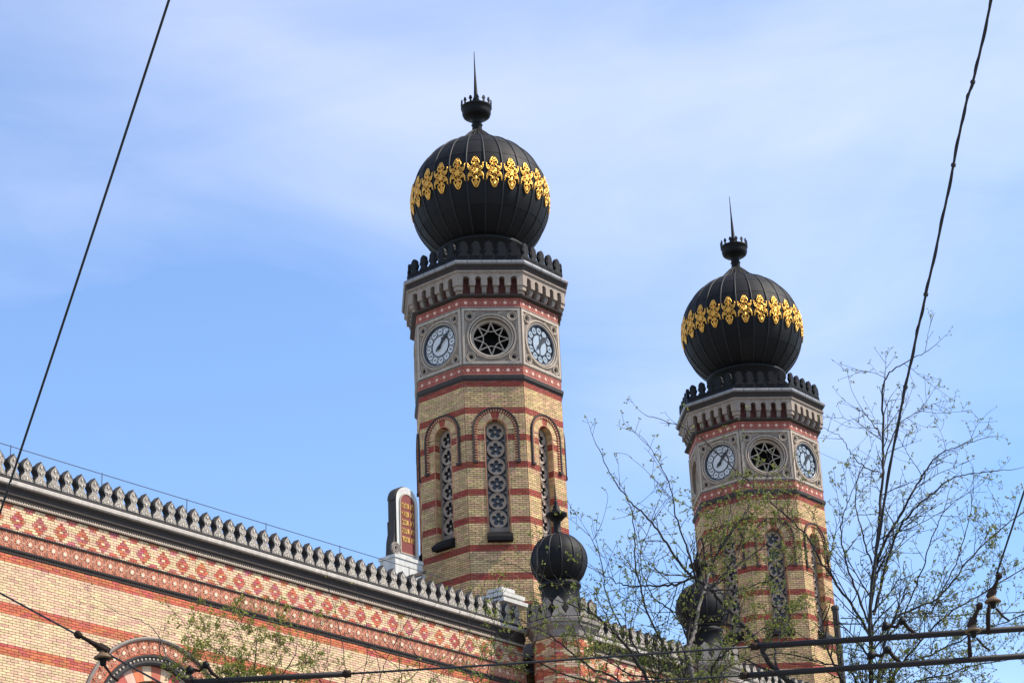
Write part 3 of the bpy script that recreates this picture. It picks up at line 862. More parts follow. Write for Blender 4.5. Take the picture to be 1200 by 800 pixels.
def seam_mesh():
    b = MB()
    for u in (0.0,):
        prof = [(2.80, 33.597), (2.839, 33.617), (2.856, 33.67), (2.839, 33.734), (2.78, 33.760)]
        for (w0, z0), (w1, z1) in zip(prof[:-1], prof[1:]):
            b.add([(u - .006, -w0, z0), (u + .006, -w0, z0), (u + .006, -w1, z1), (u - .006, -w1, z1)], [(0, 1, 2, 3)])
    return b.mesh('gutter_seam', M['ledge'])
SEAM = seam_mesh()

def build_tower(pos, label):
    t = thing('synagogue_tower', label, 'tower', (pos.x, pos.y, 0), PS, 'twin onion-domed towers')
    vis = (-2, -1, 0, 1, 2)
    R8 = pi / 4
    core = MB(); core.octa([(BAP - 0.36, 0), (BAP - 0.36, 29.4)])
    shaft = obj('shaft', core.mesh('shaft_core', M['mortar']), t)
    for k in range(-3, 5):
        obj('shaft_face', TF['shaft'], shaft, rz=k * R8)
    for k in vis:
        obj('brickwork', TF['bricks'], shaft, rz=k * R8, kind='stuff')
        w = obj('window', TF['glass'], t, rz=k * R8)
        obj('window_frame', TF['wframe'], w); obj('sill', TF['sill'], w); obj('hood_mould', TF['hood'], w); obj('roll_moulding', TF['roll'], w)
        for p in TF['roundel_pos']: obj('roundel', TF['roundel'], w, p)
    obj('ledge', BELT['ledge_low'], t); obj('ledge', BELT['ledge_high'], t)
    for z, key in ((29.70, 'band_low'), (32.165, 'band_high')):
        band = obj('tile_band', BELT[key], t)
        for k in vis:
            for i in range(6):
                u = -1 + (i + .5) / 3
                a = k * R8
                obj('tile', TILE, band, (u * cos(a) + (AP - .012) * sin(a), u * sin(a) - (AP - .012) * cos(a), z), a)
    for k in range(-3, 5):
        if k % 2 == 0:
            p = obj('star_window', TF['panel_star'], t, rz=k * R8)
            if k in vis: obj('star_tracery', TF['star'], p)
        else:
            p = obj('clock', TF['panel_clock'], t, rz=k * R8)
            kind = 'white' if k < 0 else 'blue'  # same clock design; the differing light on each side is put into its colours
            obj('dial', TF['dial_' + kind], p)
            if k in vis:
                obj('bezel', TF['bezel'], p); obj('centre_disc', TF['centre_' + kind], p)
                for h in range(12):
                    a = pi / 2 - h * pi / 6
                    obj('hour_disc', TF['hour_' + kind], p, (0.525 * cos(a), -(AP - 0.05), 31.08 + 0.525 * sin(a)))
                    obj('numeral', NUM[h], p, (0.525 * cos(a), -(AP - 0.05 + 0.018), 31.08 + 0.525 * sin(a)))
                o = obj('hour_hand', TF['hand_short'], p, (0, -(AP - 0.01), 31.08)); o.rotation_euler = (0, radians(34), 0)
                o = obj('minute_hand', TF['hand_long'], p, (0, -(AP + 0.01), 31.08)); o.rotation_euler = (0, radians(44), 0)
    ct = obj('corbel_table', BELT['corbel_back'], t)
    obj('stone_fascia', BELT['fascia'], ct)
    for k in vis:
        for i in range(5 - 1):
            u = (i - 1.5) * CP
            a = k * R8
            obj('bracket', BRACKET, ct, (u * cos(a), u * sin(a), 0), a)
        obj('corner_bracket', CBRACKET, ct, rz=k * R8)
    g = obj('gutter', BELT['gutter'], t)
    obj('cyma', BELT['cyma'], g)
    for k in vis:
        for u in (-0.75, -0.25, 0.25, 0.75): obj('gutter_seam', SEAM, g, (u * cos(k * R8), u * sin(k * R8), 0), k * R8)
    par = obj('parapet', BELT['curb'], t)
    for k in range(-3, 5):
        a = k * R8
        for i in range(5):
            u = (i - 2) * 0.428
            obj('merlon', TMERLON, par, (u * cos(a) + 2.61 * sin(a), u * sin(a) - 2.61 * cos(a), 33.90 + rnd.uniform(-.008, .008)), a + rnd.uniform(-.03, .03))
    dome = obj('dome', CORE, t, (0, 0, DZ))
    for q, pm in enumerate(PANELS):
        for i in range(24): obj('panel', pm, dome, rz=i * 2 * pi / 24)
    for i in range(24): obj('rib', RIB, dome, rz=i * 2 * pi / 24)
    for i in range(24): obj('gilded_ornament', ORN, dome, rz=(i + .5) * 2 * pi / 24)
    obj('drum', BELT['drum'], t)
    f = obj('finial', FIN['cup'], t)
    obj('spike', FIN['spike'], f)
    for i in range(14):
        a = 2 * pi * i / 14
        obj('crest_leaf', FIN['cresting'], f, (0.545 * sin(a), -0.545 * cos(a), 41.25), a)
    return t

tower_a = build_tower(T1, 'taller-looking near brick tower with black gold-banded onion dome, left of the pair')
tower_b = build_tower(T2, 'farther brick tower with black gold-banded dome, its shaft behind tree branches')

# ================================================================= brick walls with battlements
WMO = [(0.208, 0), (0.208, .03), (0.188, .085), (0.150, .15), (0.105, .215), (0.095, .26), (0.125, .305), (0.160, .36), (0.158, .425), (0.120, .495), (0.055, .555), (0, .62)]
def wall_merlon():
    b = MB()
    pts = WMO + [(-u, z) for u, z in WMO[::-1] if u > 1e-6]
    b.prism(pts, -0.20, -0.02, 1)
    pin = [(u * (0.88 if z < .1 else 0.76), 0.012 + z * 0.89) for u, z in pts]
    b.prism(pin, -0.03, 0.0, 0, 1, back=False)
    # raised carved scrolls
    n_ = len(pin)
    for k in range(n_):
        (x0, y0), (x1, y1) = pin[k], pin[(k + 1) % n_]
        b.tube([(x0 * .95, -.004, y0), (x1 * .95, -.004, y1)], .010, 4, 2, False)
    for sg in (-1, 1):
        for (cx, cz, r) in ((0.092, .075, .050), (0.052, .165, .038), (0.062, .355, .040)):
            b.ring([(r - .018, 0), (r - .010, .018), (r + .004, .018), (r + .010, 0)], sg * cx, cz, 12, 2)
            b.disc(sg * cx, cz, r * .38, .014, 8, 2, .014)
    for q in ([(0, .02), (.03, .07), (0, .15), (-.03, .07)], [(0, .255), (.03, .31), (0, .36), (-.03, .31)], [(0, .415), (.028, .46), (0, .53), (-.028, .46)]): b.prism(q, 0, .018, 2)
    return b.mesh('merlon', [M['carved'], M['carvededge'], M['carvedrelief']])
WMER = wall_merlon()
SP = 0.4163
def frieze_tile():
    b = MB()
    hw = 0.353 / 2; h = 0.395
    b.box(-hw + .003, hw - .003, 0, 0.012, 0.003, h - .003, 0)
    c = h / 2
    pts = []
    for i in range(16):
        a = pi / 16 * 2 * i + pi / 2
        r = 0.092 if i % 2 == 0 else 0.036
        pts.append((r * cos(a), c + r * sin(a)))
    b.prism(pts, .012, .03, 1)
    b.ring([(.124, .012), (.127, .020), (.136, .020), (.140, .012)], 0, c, 8, 2, pi / 8, 2 * pi + pi / 8)
    for su in (-1, 1):
        for sz in (-1, 1):
            b.tube([(su * .09, -.018, c + sz * .09), (su * .125, -.018, c + sz * .15), (su * (hw - .012), -.018, c + sz * .16), (su * (hw - .012), -.018, c + sz * .06)], .008, 4, 2)
        b.prism([(su * (hw - .02), c - .035), (su * (hw - .02) + .018, c), (su * (hw - .02), c + .035), (su * (hw - .02) - .018, c)], .012, .02, 2)
    b.box(-.012, .012, .012, .02, c + .13, h - .01, 2); b.box(-.012, .012, .012, .02, .01, c - .13, 2)
    return b.mesh('frieze_tile', [M['tilebrown'], M['cream'], M['strap']])
FTILE = frieze_tile()
BL = 0.2183
CH = 0.0664
ARCH = (5.30, 14.65, 2.48)
def in_frame(u, w, z, mx=25, off=0.0):
    p = W0 + DV * u + NV * (w + off)
    dv = Vector((p.x, p.y, z)) - EYE
    zc = dv.dot(FW)
    return -mx < 600 + F_PX * dv.dot(CR) / zc < 1200 + mx and -mx < 400 - F_PX * dv.dot(CU) / zc < 800 + mx

def build_wall(name, label, u0, u1, off, m0, m1, singles, arch=None, zlow=14.0, label_extra=None):
    B = -0.20
    W = thing(name, label, 'wall', wpos(0, off), WA, 'crenellated brick walls')
    body = MB()
    # backing, with the arch cut if any
    if arch:
        cu, cz, R = arch
        Ri = R - 0.1
        body.box(u0, cu - Ri, B - .5, B, 0, 19.86); body.box(cu + Ri, u1, B - .5, B, 0, 19.86)
        n = 32
        for i in range(n):
            a0, a1 = pi * i / n, pi * (i + 1) / n
            x1, x0 = cu + Ri * cos(a0), cu + Ri * cos(a1)
            body.add([(x0, -B, cz + Ri * sin(a1)), (x1, -B, cz + Ri * sin(a0)), (x1, -B, 19.86), (x0, -B, 19.86)], [(0, 1, 2, 3)])
        body.box(cu - Ri, cu + Ri, B - .62, B - .52, 0, 19.86)
    else:
        body.box(u0, u1, B - .5, B, 0, 19.86)
    masonry = obj('masonry', body.mesh('masonry', M['wmortar']), W)
    # bricks
    rows = []       # (z0, z1, kind, idx)
    z = 19.545
    for i in range(10): rows.append((z - CH, z, 'd', i)); z -= CH
    z = 18.295
    for n_, kind in ((3, 'r'), (15, 'y'), (4, 'r'), (11, 'y'), (4, 'r'), (11, 'y'), (4, 'r'), (11, 'y'), (4, 'r')):
        for i in range(n_): rows.append((z - CH, z, kind, i)); z -= CH
    cand = []
    for ri, (z0, z1, kind, idx) in enumerate(rows):
        if z1 < zlow: continue
        ph = 0.769 - BL / 2 + (BL / 2 if idx % 2 == (0 if kind == 'd' else 1) else 0)   # diamond centres fall on whole bricks in row 5
        k = math.floor((u0 - ph) / BL)
        zm = (z0 + z1) / 2
        while ph + k * BL < u1:
            a, c = ph + k * BL, ph + (k + 1) * BL
            k += 1
            a = max(a, u0); c = min(c, u1)
            if c - a < 0.05: continue
            um = (a + c) / 2
            if not in_frame(um, B, zm, 25, off): continue
            pieces = [(a, c)]
            if arch:
                dz = zm - arch[1]
                if abs(dz) < arch[2] or dz < 0:
                    hx = sqrt(max(0, arch[2] ** 2 - max(0, dz) ** 2))
                    l, r = arch[0] - hx, arch[0] + hx
                    pieces = []
                    if a < l: pieces.append((a, min(c, l)))
                    if c > r: pieces.append((max(a, r), c))
            for (pa, pc) in pieces:
                if pc - pa < 0.03: continue
                um = (pa + pc) / 2
                if kind == 'y': mi = 0
                elif kind == 'r': mi = 1
                else:
                    t = (um - 0.769) / BL
                    t = (t + 1.5) % 3 - 1.5      # bricks from the nearest diamond centre
                    th = (t + 3.0) % 3 - 1.5     # from the half-step diamonds at the edges
                    at_ = abs(t); ah = abs(th)
                    hw_ = {2: .22, 3: .46, 4: .78, 5: 1.04, 6: .78, 7: .46, 8: .20}.get(idx, 0)
                    hh = {0: .78, 1: .46, 8: .46, 9: .80}.get(idx, 0)
                    t0, t1 = um / BL - (pc - pa) / BL / 2, um / BL + (pc - pa) / BL / 2
                    cuts = []
                    for kk in range(-1, 2):
                        cb = um / BL - t + 3 * kk
                        ch_ = um / BL - th + 3 * kk
                        if hw_: cuts += [cb - hw_, cb + hw_] + ([cb - .27, cb + .27] if idx == 5 else [])
                        if hh: cuts += [ch_ - hh, ch_ + hh]
                    edges = [t0] + sorted(e for e in cuts if t0 + .12 < e < t1 - .12) + [t1]
                    for e0, e1 in zip(edges[:-1], edges[1:]):
                        em = (e0 + e1) / 2
                        a_ = abs((em - (um / BL - t) + 1.5) % 3 - 1.5); b_ = abs((em - (um / BL - th) + 1.5) % 3 - 1.5)
                        red = (hw_ and a_ < hw_ and not (idx == 5 and a_ < .27)) or (hh and b_ < hh)
                        cand.append((e0 * BL, e1 * BL, z0, z1, 2 if red else 0))
                    continue
                cand.append((pa, pc, z0, z1, mi))
    bm = [M['wbrick'], M['wred'], M['wpurple']]
    # the bricks that show largest are objects of their own
    cand.sort(key=lambda q: (q[0] + abs(q[1] - q[0] - BL) * 40))
    pool = [q for q in cand if abs(q[1] - q[0] - BL) < 0.002][:singles]
    ids = set(id(q) for q in pool)
    if pool:
        bmesh_ = []
        for mi in range(3):
            b = MB(); b.box(-BL / 2 + .0065, BL / 2 - .0065, -.03, .012, .0065, CH - .0065, 0, back=False); bmesh_.append(b.mesh('brick', bm[mi]))
        for q in pool:
            obj('brick', bmesh_[q[4]], masonry, ((q[0] + q[1]) / 2, -B - rnd.uniform(-.002, .004), q[2]))
    b = MB()
    for q in cand:
        if id(q) in ids: continue
        b.box(q[0] + .0065, q[1] - .0065, B - .03, B + .012 + rnd.uniform(-.003, .003), q[2] + .0065, q[3] - .0065, q[4], back=False)
    obj('brickwork', b.mesh('brickwork', bm), masonry, kind='stuff')
    # tile frieze between dark rope mouldings
    fb = MB(); fb.box(u0, u1, B, B + .006, 18.36, 18.895)
    fr = obj('frieze', fb.mesh('frieze_backing', M['stonedark']), W)
    i = 0
    u = 0.442 - 8 * 0.353
    while u < u1:
        if u > u0 and in_frame(u, B, 18.6, 40, off): obj('tile', FTILE, fr, (u, -B - .006, 18.452))
        u += 0.353
    def rope(zc, r, w, m, pitch=0.075):
        b = MB()
        b.tube([(u0, -w, zc), (u1, -w, zc)], r * 0.8, 8)
        uu = u0
        while uu < u1:
            if in_frame(uu, w, zc, 40, off):
                b.tube([(uu, -w - r * .45, zc - r * .95), (uu + pitch * .35, -w - r * .85, zc), (uu + pitch * .7, -w - r * .45, zc + r * .95)], r * .34, 5)
            uu += pitch
        return b.mesh('rope_moulding', m)
    obj('rope_moulding', rope(18.875, .034, B + .03, M['carvededge']), W)
    obj('rope_moulding', rope(18.41, .040, B + .035, M['carvededge']), W)
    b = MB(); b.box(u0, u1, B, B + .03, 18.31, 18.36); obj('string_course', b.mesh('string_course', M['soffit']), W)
    # cornice
    def extr(prof, mname, nm):
        b = MB()
        n = len(prof)
        vs = [(u0, -w, z) for w, z in prof] + [(u1, -w, z) for w, z in prof]
        b.add(vs, [(i, i + 1, n + i + 1, n + i)[::-1] for i in range(n - 1)] + [tuple(range(n)), tuple(range(2 * n - 1, n - 1, -1))])
        return obj(nm, b.mesh(nm, M[mname]), W)
    obj('rope_moulding', rope(19.60, .040, B + .05, M['stone']), W)
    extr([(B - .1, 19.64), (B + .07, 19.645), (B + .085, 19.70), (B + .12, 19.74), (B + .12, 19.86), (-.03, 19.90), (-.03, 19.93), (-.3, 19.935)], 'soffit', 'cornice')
    extr([(-.15, 19.94), (.025, 19.945), (.05, 19.965), (.055, 20.04), (.03, 20.065), (-.3, 20.08)], 'palestone', 'gutter_stone')
    extr([(-.2, 20.075), (.02, 20.08), (.02, 20.13), (-.03, 20.165), (-.3, 20.17)], 'carvededge', 'parapet_curb')
    par = obj('parapet', None, W)
    i = m0
    while i <= m1:
        o_m = obj('merlon', WMER, par, (i * SP + rnd.uniform(-.006, .006), rnd.uniform(-.006, .006), 20.15 + rnd.uniform(-.006, .004))); o_m.rotation_euler = (rnd.uniform(-.02, .02), rnd.uniform(-.014, .014), rnd.uniform(-.03, .03))
        i += 1
    b = MB(); b.box(u0, u1, -8, -.3, 19.5, 19.9); obj('roof_deck', b.mesh('roof_deck', M['roof']), W)
    return W

wall_a = build_wall('crenellated_wall', 'long sunlit brick wall with diamond pattern running to the left photo edge', -2.0, 19.6, 0.0, -4, 46, 300, ARCH, 14.0)
wall_b = build_wall('crenellated_wall', 'shorter patterned brick wall between the two small domed turrets, behind twigs', 20.3, 37.0, 0.95, 51, 88, 0, None, 15.0)

# ---- big arch in the long wall
def build_arch(W):
    cu, cz, R = ARCH
    B = -0.20
    a = obj('arch_window', None, W)
    b = MB()
    b.ring([(R - .10, B - .02), (R - .09, B + .06), (R - .05, B + .085), (R - .01, B + .06), (R, B - .02)], cu, cz, 64, 0, 0, pi)
    obj('outer_moulding', b.mesh('outer_moulding', M['stonedark']), a)
    b = MB()
    b.ring([(R - .45, B + .0), (R - .09, B + .0)], cu, cz, 64, 0, 0, pi)
    obj('tile_ring', b.mesh('tile_ring', M['tilebrown']), a)
    n = 20
    for i in range(n):
        t = pi * (i + .5) / n
        o = obj('arch_tile', FTILE, a, (cu + (R - .27) * cos(t) + .165 * sin(t - pi / 2 + pi / 2) * 0, -B - .002, cz + (R - .27) * sin(t)))
        o.rotation_euler = (0, pi / 2 - t, 0)
        o.scale = (0.95, 1, 0.80)
        # tile origin is at its foot: shift so that it is centred in the ring
        o.location = (cu + (R - .27 - .158) * cos(t), -B - .002, cz + (R - .27 - .158) * sin(t))
    b = MB()
    r = R - .46
    b.ring([(r - .25, B - .12), (r - .24, B + .02), (r - .19, B + .05), (r - .15, B + .02), (r - .07, B + .02), (r - .05, B + .06), (r, B + .06), (r + .012, B - .02)], cu, cz, 64, 0, 0, pi)
    nt = 46
    for i in range(nt):
        t0, t1 = pi * (i + .2) / nt, pi * (i + .8) / nt
        q0, q1 = r - .145, r - .075
        b.prism([(cu + q0 * cos((t0 + t1) / 2), cz + q0 * sin((t0 + t1) / 2)), (cu + q1 * cos(t0), cz + q1 * sin(t0)), (cu + q1 * cos(t1), cz + q1 * sin(t1))], B + .015, B + .035, 1, back=False)
    obj('inner_moulding', b.mesh('inner_moulding', [M['carvededge'], M['stone']]), a)
    nv = 17
    for i in range(nv):
        t0, t1 = pi * i / nv + .004, pi * (i + 1) / nv - .004
        b = MB()
        q0, q1 = r - .62, r - .25
        b.prism([(cu + q0 * cos(t0), cz + q0 * sin(t0)), (cu + q1 * cos(t0), cz + q1 * sin(t0)), (cu + q1 * cos(t1), cz + q1 * sin(t1)), (cu + q0 * cos(t1), cz + q0 * sin(t1))], B - .3, B - .10, 0, back=False)
        obj('voussoir', b.mesh('voussoir', M['wred'] if i % 2 == 0 else M['wbrick']), a)
    b = MB()
    b.ring([(r - .78, B - .45), (r - .77, B - .22), (r - .70, B - .2), (r - .62, B - .25), (r - .62, B - .45)], cu, cz, 48, 0, 0, pi)
    obj('window_surround', b.mesh('window_surround', M['stonedark']), a)
    b = MB()
    nn = 40
    vs = [(cu + (r - .72) * cos(pi * i / nn), -(B - .42), cz + (r - .72) * sin(pi * i / nn)) for i in range(nn + 1)]
    b.add(vs, [tuple(range(nn + 1))])
    b.box(cu - 2.4, cu + 2.4, B - .5, B - .43, 0, cz, 0)
    obj('window_glass', b.mesh('window_glass', M['glassdark']), a)
    b = MB()
    for k in range(1, 6):
        t = pi * k / 6
        b.tube([(cu, -(B - .38), cz), (cu + (r - .72) * cos(t), -(B - .38), cz + (r - .72) * sin(t))], .035, 5)
    b.ring([(.6, B - .42), (.6, B - .36), (.66, B - .36), (.66, B - .42)], cu, cz, 24, 0, 0, pi)
    obj('glazing_bars', b.mesh('glazing_bars', M['stonedark']), a)
build_arch(wall_a)

# ================================================================= turrets with small domes
def turret_meshes():
    R = {}
    ap = 0.86
    b = MB(); b.octa([(ap, 0), (ap, 19.75)]); R['core'] = b.mesh('pillar', M['wmortar'])
    b = MB()
    hs = ap * tan(pi / 8)
    z = 19.5; row = 0
    while z > 15.5:
        ph = 0.11 * (row % 2)
        k = math.floor((-hs - ph) / .22)
        while ph + k * .22 < hs:
            a, c = max(-hs, ph + k * .22), min(hs, ph + (k + 1) * .22)
            if c - a > .04:
                t = 0 if abs(((k * 2 + row % 2) % 6) - 3) + abs((row % 6) - 3) < 3 else 5
                b.box(a + .005, c - .005, ap - .02, ap + .012, z - CH + .005, z - .005, 1 if t in (0, 1, 2) or row % 17 > 13 else 0, back=False)
            k += 1
        z -= CH; row += 1
    R['bricks'] = b.mesh('brickwork', [M['wbrick'], M['wred']])
    b = MB(); b.octa([(ap - .1, 19.5), (ap + .06, 19.51), (ap + .08, 19.6), (ap + .04, 19.62), (ap + .06, 19.72), (ap + .15, 19.82), (ap + .15, 19.9), (.7, 19.9)]); R['cornice'] = b.mesh('cornice', M['stonedark'])
    b = MB(); b.octa([(ap + .06, 19.9), (ap + .18, 19.905), (ap + .205, 19.93), (ap + .21, 20.03), (ap + .17, 20.06), (.2, 20.10)]); R['gutter'] = b.mesh('gutter_stone', M['stonedark'])
    P = dome_curve(0.86, -52, 70, (0.15, 0.87))
    R['panels'], R['rib'], R['shell'] = dome_parts(P, 14, [0, 14, 34], 0.024, 'lead')
    b = MB(); b.lathe([(.70, 20.1), (.70, 20.55), (.60, 20.65), (.58, 21.2), (.63, 21.24), (.64, 21.32), (.58, 21.37), (.52, 21.45)], 28); R['drum'] = b.mesh('drum', M['iron'], True)
    b = MB(); b.lathe([(.15, 22.94), (.17, 23.0), (.11, 23.06), (.12, 23.38), (.18, 23.42), (.26, 23.52), (.33, 23.56), (.335, 23.62), (.24, 23.66), (.10, 23.68)], 24); R['cup'] = b.mesh('finial_cup', M['iron'], True)
    b = MB(); b.lathe([(.13, 23.66), (.14, 23.76), (.09, 23.79), (.11, 23.86), (.06, 23.92), (.075, 23.98), (.035, 24.05), (.012, 24.60), (0, 24.62)], 12); R['spike'] = b.mesh('finial_spike', M['iron'], True)
    return R
TU = turret_meshes()
TURM = merlon_mesh(WMO, 0.12, [M['carved'], M['carvededge']], False, 1.0)
def build_turret(u, off, label):
    p = wpos(u, off)
    t = thing('domed_turret', label, 'turret', p, PS, 'small domed turrets on the wall')
    pil = obj('pillar', TU['core'], t)
    for k in (-2, -1, 0, 1, 2): obj('brickwork', TU['bricks'], pil, rz=k * pi / 4, kind='stuff')
    obj('cornice', TU['cornice'], t); obj('gutter_stone', TU['gutter'], t)
    par = obj('parapet', None, t)
    for k in range(-3, 5):
        a = k * pi / 4
        for i in (-.5, .5):
            uu = i * .40
            obj('merlon', TURM, par, (uu * cos(a) + .97 * sin(a), uu * sin(a) - .97 * cos(a), 20.09), a)
    d = obj('dome', TU['shell'], t, (0, 0, 22.10))
    for pm in TU['panels']:
        for i in range(14): obj('panel', pm, d, rz=i * 2 * pi / 14)
    for i in range(14): obj('rib', TU['rib'], d, rz=i * 2 * pi / 14)
    obj('drum', TU['drum'], t)
    f = obj('finial', TU['cup'], t); obj('spike', TU['spike'], f)
build_turret(20.06, 1.0, 'brick turret with small ribbed black dome in front of the left tower')
build_turret(27.50, 1.0, 'brick turret with small black dome half hidden by branches, left of the right tower')

# ================================================================= tablets of the law
def tablet_outline(hw, h, n=16):
    pts = [(-hw, 0), (hw, 0)]
    for i in range(n + 1):
        a = pi * i / n
        pts.append((hw * cos(a), h - hw + hw * sin(a)))
    return pts
def build_tablet(u, lines, label):
    p = T1 + DV * u + NV * -0.5
    t = thing('stone_tablet', label, 'tablet', (p.x, p.y, 0), WA, 'rooftop stone tablets')
    z0, h, hw = 23.38, 2.44, 0.51
    b = MB()
    o = [(x, z0 + z) for x, z in tablet_outline(hw, h)]
    b.prism(o, -0.36, 0.0, 0, 1)
    obj('slab', b.mesh('slab', [M['whitestone'], M['ledge']]), t)
    b = MB()
    oo = [(x, z0 + z) for x, z in tablet_outline(hw + .035, h + .035)]
    # hood edge over the top, wider than the slab
    oi = [(x, z0 + z) for x, z in tablet_outline(hw + .002, h + .002)]
    n = len(oo)
    for i in range(2, n - 1):
        a0, a1, b0, b1 = oo[i], oo[i + 1], oi[i], oi[i + 1]
        b.add([(a0[0], .06, a0[1]), (a1[0], .06, a1[1]), (b1[0], .06, b1[1]), (b0[0], .06, b0[1]), (a0[0], .36, a0[1]), (a1[0], .36, a1[1])], [(3, 2, 1, 0), (0, 1, 5, 4)])
    obj('hood', b.mesh('hood', M['ledge']), t)
    b = MB()
    ofr = [(x, z0 + .18 + z) for x, z in tablet_outline(0.33, 2.0)]
    b.prism(ofr, -0.02, 0.012, 0)
    obj('red_panel', b.mesh('red_panel', M['redpanel']), t)
    b = MB()
    o1 = [(x, z0 + .15 + z) for x, z in tablet_outline(0.375, 2.07)]; o0 = ofr
    for i in range(len(o1)):
        j = (i + 1) % len(o1)
        b.add([(o1[i][0], -.03, o1[i][1]), (o1[j][0], -.03, o1[j][1]), (o0[j][0], -.03, o0[j][1]), (o0[i][0], -.03, o0[i][1]),
               (o1[i][0], 0.0, o1[i][1]), (o1[j][0], 0.0, o1[j][1]), (o0[j][0], 0.0, o0[j][1]), (o0[i][0], 0.0, o0[i][1])], [(0, 1, 2, 3), (4, 5, 1, 0), (3, 2, 6, 7)])
    obj('panel_frame', b.mesh('panel_frame', M['stone']), t)
    for i, s in enumerate(lines):
        me = text_mesh(s, 0.30, M['goldpaint'], 0.006)
        xs = [v.co.x for v in me.vertices]
        wd = max(xs) - min(xs)
        o = obj('inscription', me, t, (0, -0.022, z0 + 1.78 - i * 0.285))
        if wd > 0.56: o.scale = (0.56 / wd, 1, 1)
    # scroll at the foot
    b = MB()
    for sx in ((-1,) if u < -1 else ()):
        pts = []
        for i in range(22):
            a = i / 21 * 2.2 * 2 * pi; r = 0.21 - 0.008 * i
            pts.append((-hw - .10 + r * cos(a), -.02, z0 + .22 + r * sin(a)))
        b.tube(pts, .045, 6)
        b.box(-hw - .13, -hw + .02, -.30, -.02, z0, z0 + .36)
        b.prism([(-hw - .16, z0), (-hw, z0), (-hw, z0 + 1.25), (-hw - .06, z0 + 1.2), (-hw - .05, z0 + .8), (-hw - .12, z0 + .5)], -.36, -.05, 1)
    if b.v: obj('scroll', b.mesh('scroll', [M['stonedark'], M['ledge']]), t)
build_tablet(-3.69, ['חצרת אל', 'ףאנת אל', 'בנגת אל', 'הנעת אל', 'דמחת אל'], 'white arched stone tablet with red panel and gilt lettering, left of the near tower')
tp = T1 + DV * -3.69 + NV * -0.5
ped = thing('tablet_pedestal', 'white stone pedestal under the rooftop tablet', 'pedestal', (tp.x, tp.y, 0), WA)
b = MB(); b.box(-.74, .54, -.55, .12, 19.0, 23.27); obj('block', b.mesh('block', M['whitestone']), ped)
b = MB(); b.box(-.78, .56, -.59, .15, 23.27, 23.378); obj('cap', b.mesh('cap', M['whitestone']), ped)
# lean-to lead flashing and its white fillet against the pedestal
b = MB(); b.prism([(-.50, 22.52), (.56, 22.98), (.56, 23.08), (-.50, 22.62)], .12, .26); obj('flashing', b.mesh('flashing', M['ledge']), ped)
b = MB(); b.prism([(-.46, 22.36), (.56, 22.80), (.56, 22.94), (-.46, 22.50)], .12, .20); obj('fillet', b.mesh('fillet', M['whitestone']), ped)

# stepped stone cap at the foot of the near tower
cap = thing('stepped_stone_cap', 'white stepped stone cap rising behind the merlons below the near tower', 'cap', wpos(19.75, -1.0), WA)
b = MB(); b.box(0.40, .9, -.9, -0.40, 18, 21.86); obj('pier', b.mesh('pier', M['stonedark']), cap)  # dark colour paints the shadow gaps between the slabs
for e, z0, z1 in ((0.0, 21.28, 21.40), (0.12, 21.52, 21.64), (0.34, 21.76, 21.87)):
    b = MB()
    a0, a1, d0, d1 = e, 1.3 - e, -1.3 + e, -e
    b.box(a0, a1, d0, d1, z0, z1)
    i_ = 0.10
    vs = [(a0, -d1, z1), (a1, -d1, z1), (a1, -d0, z1), (a0, -d0, z1), (a0 + i_, -d1 + i_, z1 + .03), (a1 - i_, -d1 + i_, z1 + .03), (a1 - i_, -d0 - i_, z1 + .03), (a0 + i_, -d0 - i_, z1 + .03)]
    b.add(vs, [(0, 1, 5, 4), (1, 2, 6, 5), (2, 3, 7, 6), (3, 0, 4, 7), (4, 5, 6, 7)])
    obj('slab', b.mesh('slab', M['whitestone']), cap)

# low roof body behind the walls (the hall the towers stand on)
b = MB(); b.box(-2, 37, -26, -8, 0, 19.6)
hall = obj('hall_body', b.mesh('hall_body', M['plaster']), None, wpos(0, 0), WA, label='plain hall body behind the crenellated walls', category='building')

# drain pipe beside the far tower
pp = at(982, 745, 78.0)
pipe = thing('flue_pipe', 'grey metal flue pipe right of the far tower base', 'pipe', (pp.x, pp.y, 0))
b = MB(); zt = at(981, 714, 78.0).z
b.lathe([(.12, 10), (.12, zt)], 14); obj('pipe', b.mesh('pipe', M['ledge'], True), pipe)
b = MB(); b.lathe([(.15, zt), (.15, zt + .12), (.10, zt + .16), (0, zt + .17)], 14); obj('cowl', b.mesh('cowl', M['ledge'], True), pipe)

# distant house at the lower right
hp = at(1120, 800, 95.0)
house = thing('town_house', 'grey town house with dark roof at the lower right corner', 'house', (hp.x, hp.y, 0), radians(20))
zz = hp.z
b = MB(); b.box(-4.5, 9, -10, 0, 0, zz - 1.2); obj('wall', b.mesh('wall', M['plaster']), house)
b = MB(); b.add([(-4.8, -.3, zz - 1.25), (9.3, -.3, zz - 1.25), (9.3, 5, zz + .75), (-4.8, 5, zz + .75), (-4.8, 10.3, zz - 1.25), (9.3, 10.3, zz - 1.25)], [(0, 1, 2, 3), (3, 2, 5, 4), (0, 3, 4), (1, 5, 2)])
obj('roof', b.mesh('roof', M['roof']), house)
for i in range(4):
    b = MB(); b.box(-3.4 + i * 3.2, -2.2 + i * 3.2, 0, .04, zz - 4.2, zz - 2.2); o = obj('window', b.mesh('window', M['stone']), house)
    b = MB(); b.box(-3.3 + i * 3.2, -2.3 + i * 3.2, .03, .05, zz - 4.1, zz - 2.3); obj('pane', b.mesh('pane', M['glassdark']), o)
for x in (3.0, 6.2):
    b = MB(); b.box(x, x + .9, -4.4, -3.6, zz - .8, zz + 1.1); obj('chimney', b.mesh('chimney', M['tilebrown']), house)

LCZ = 21.49
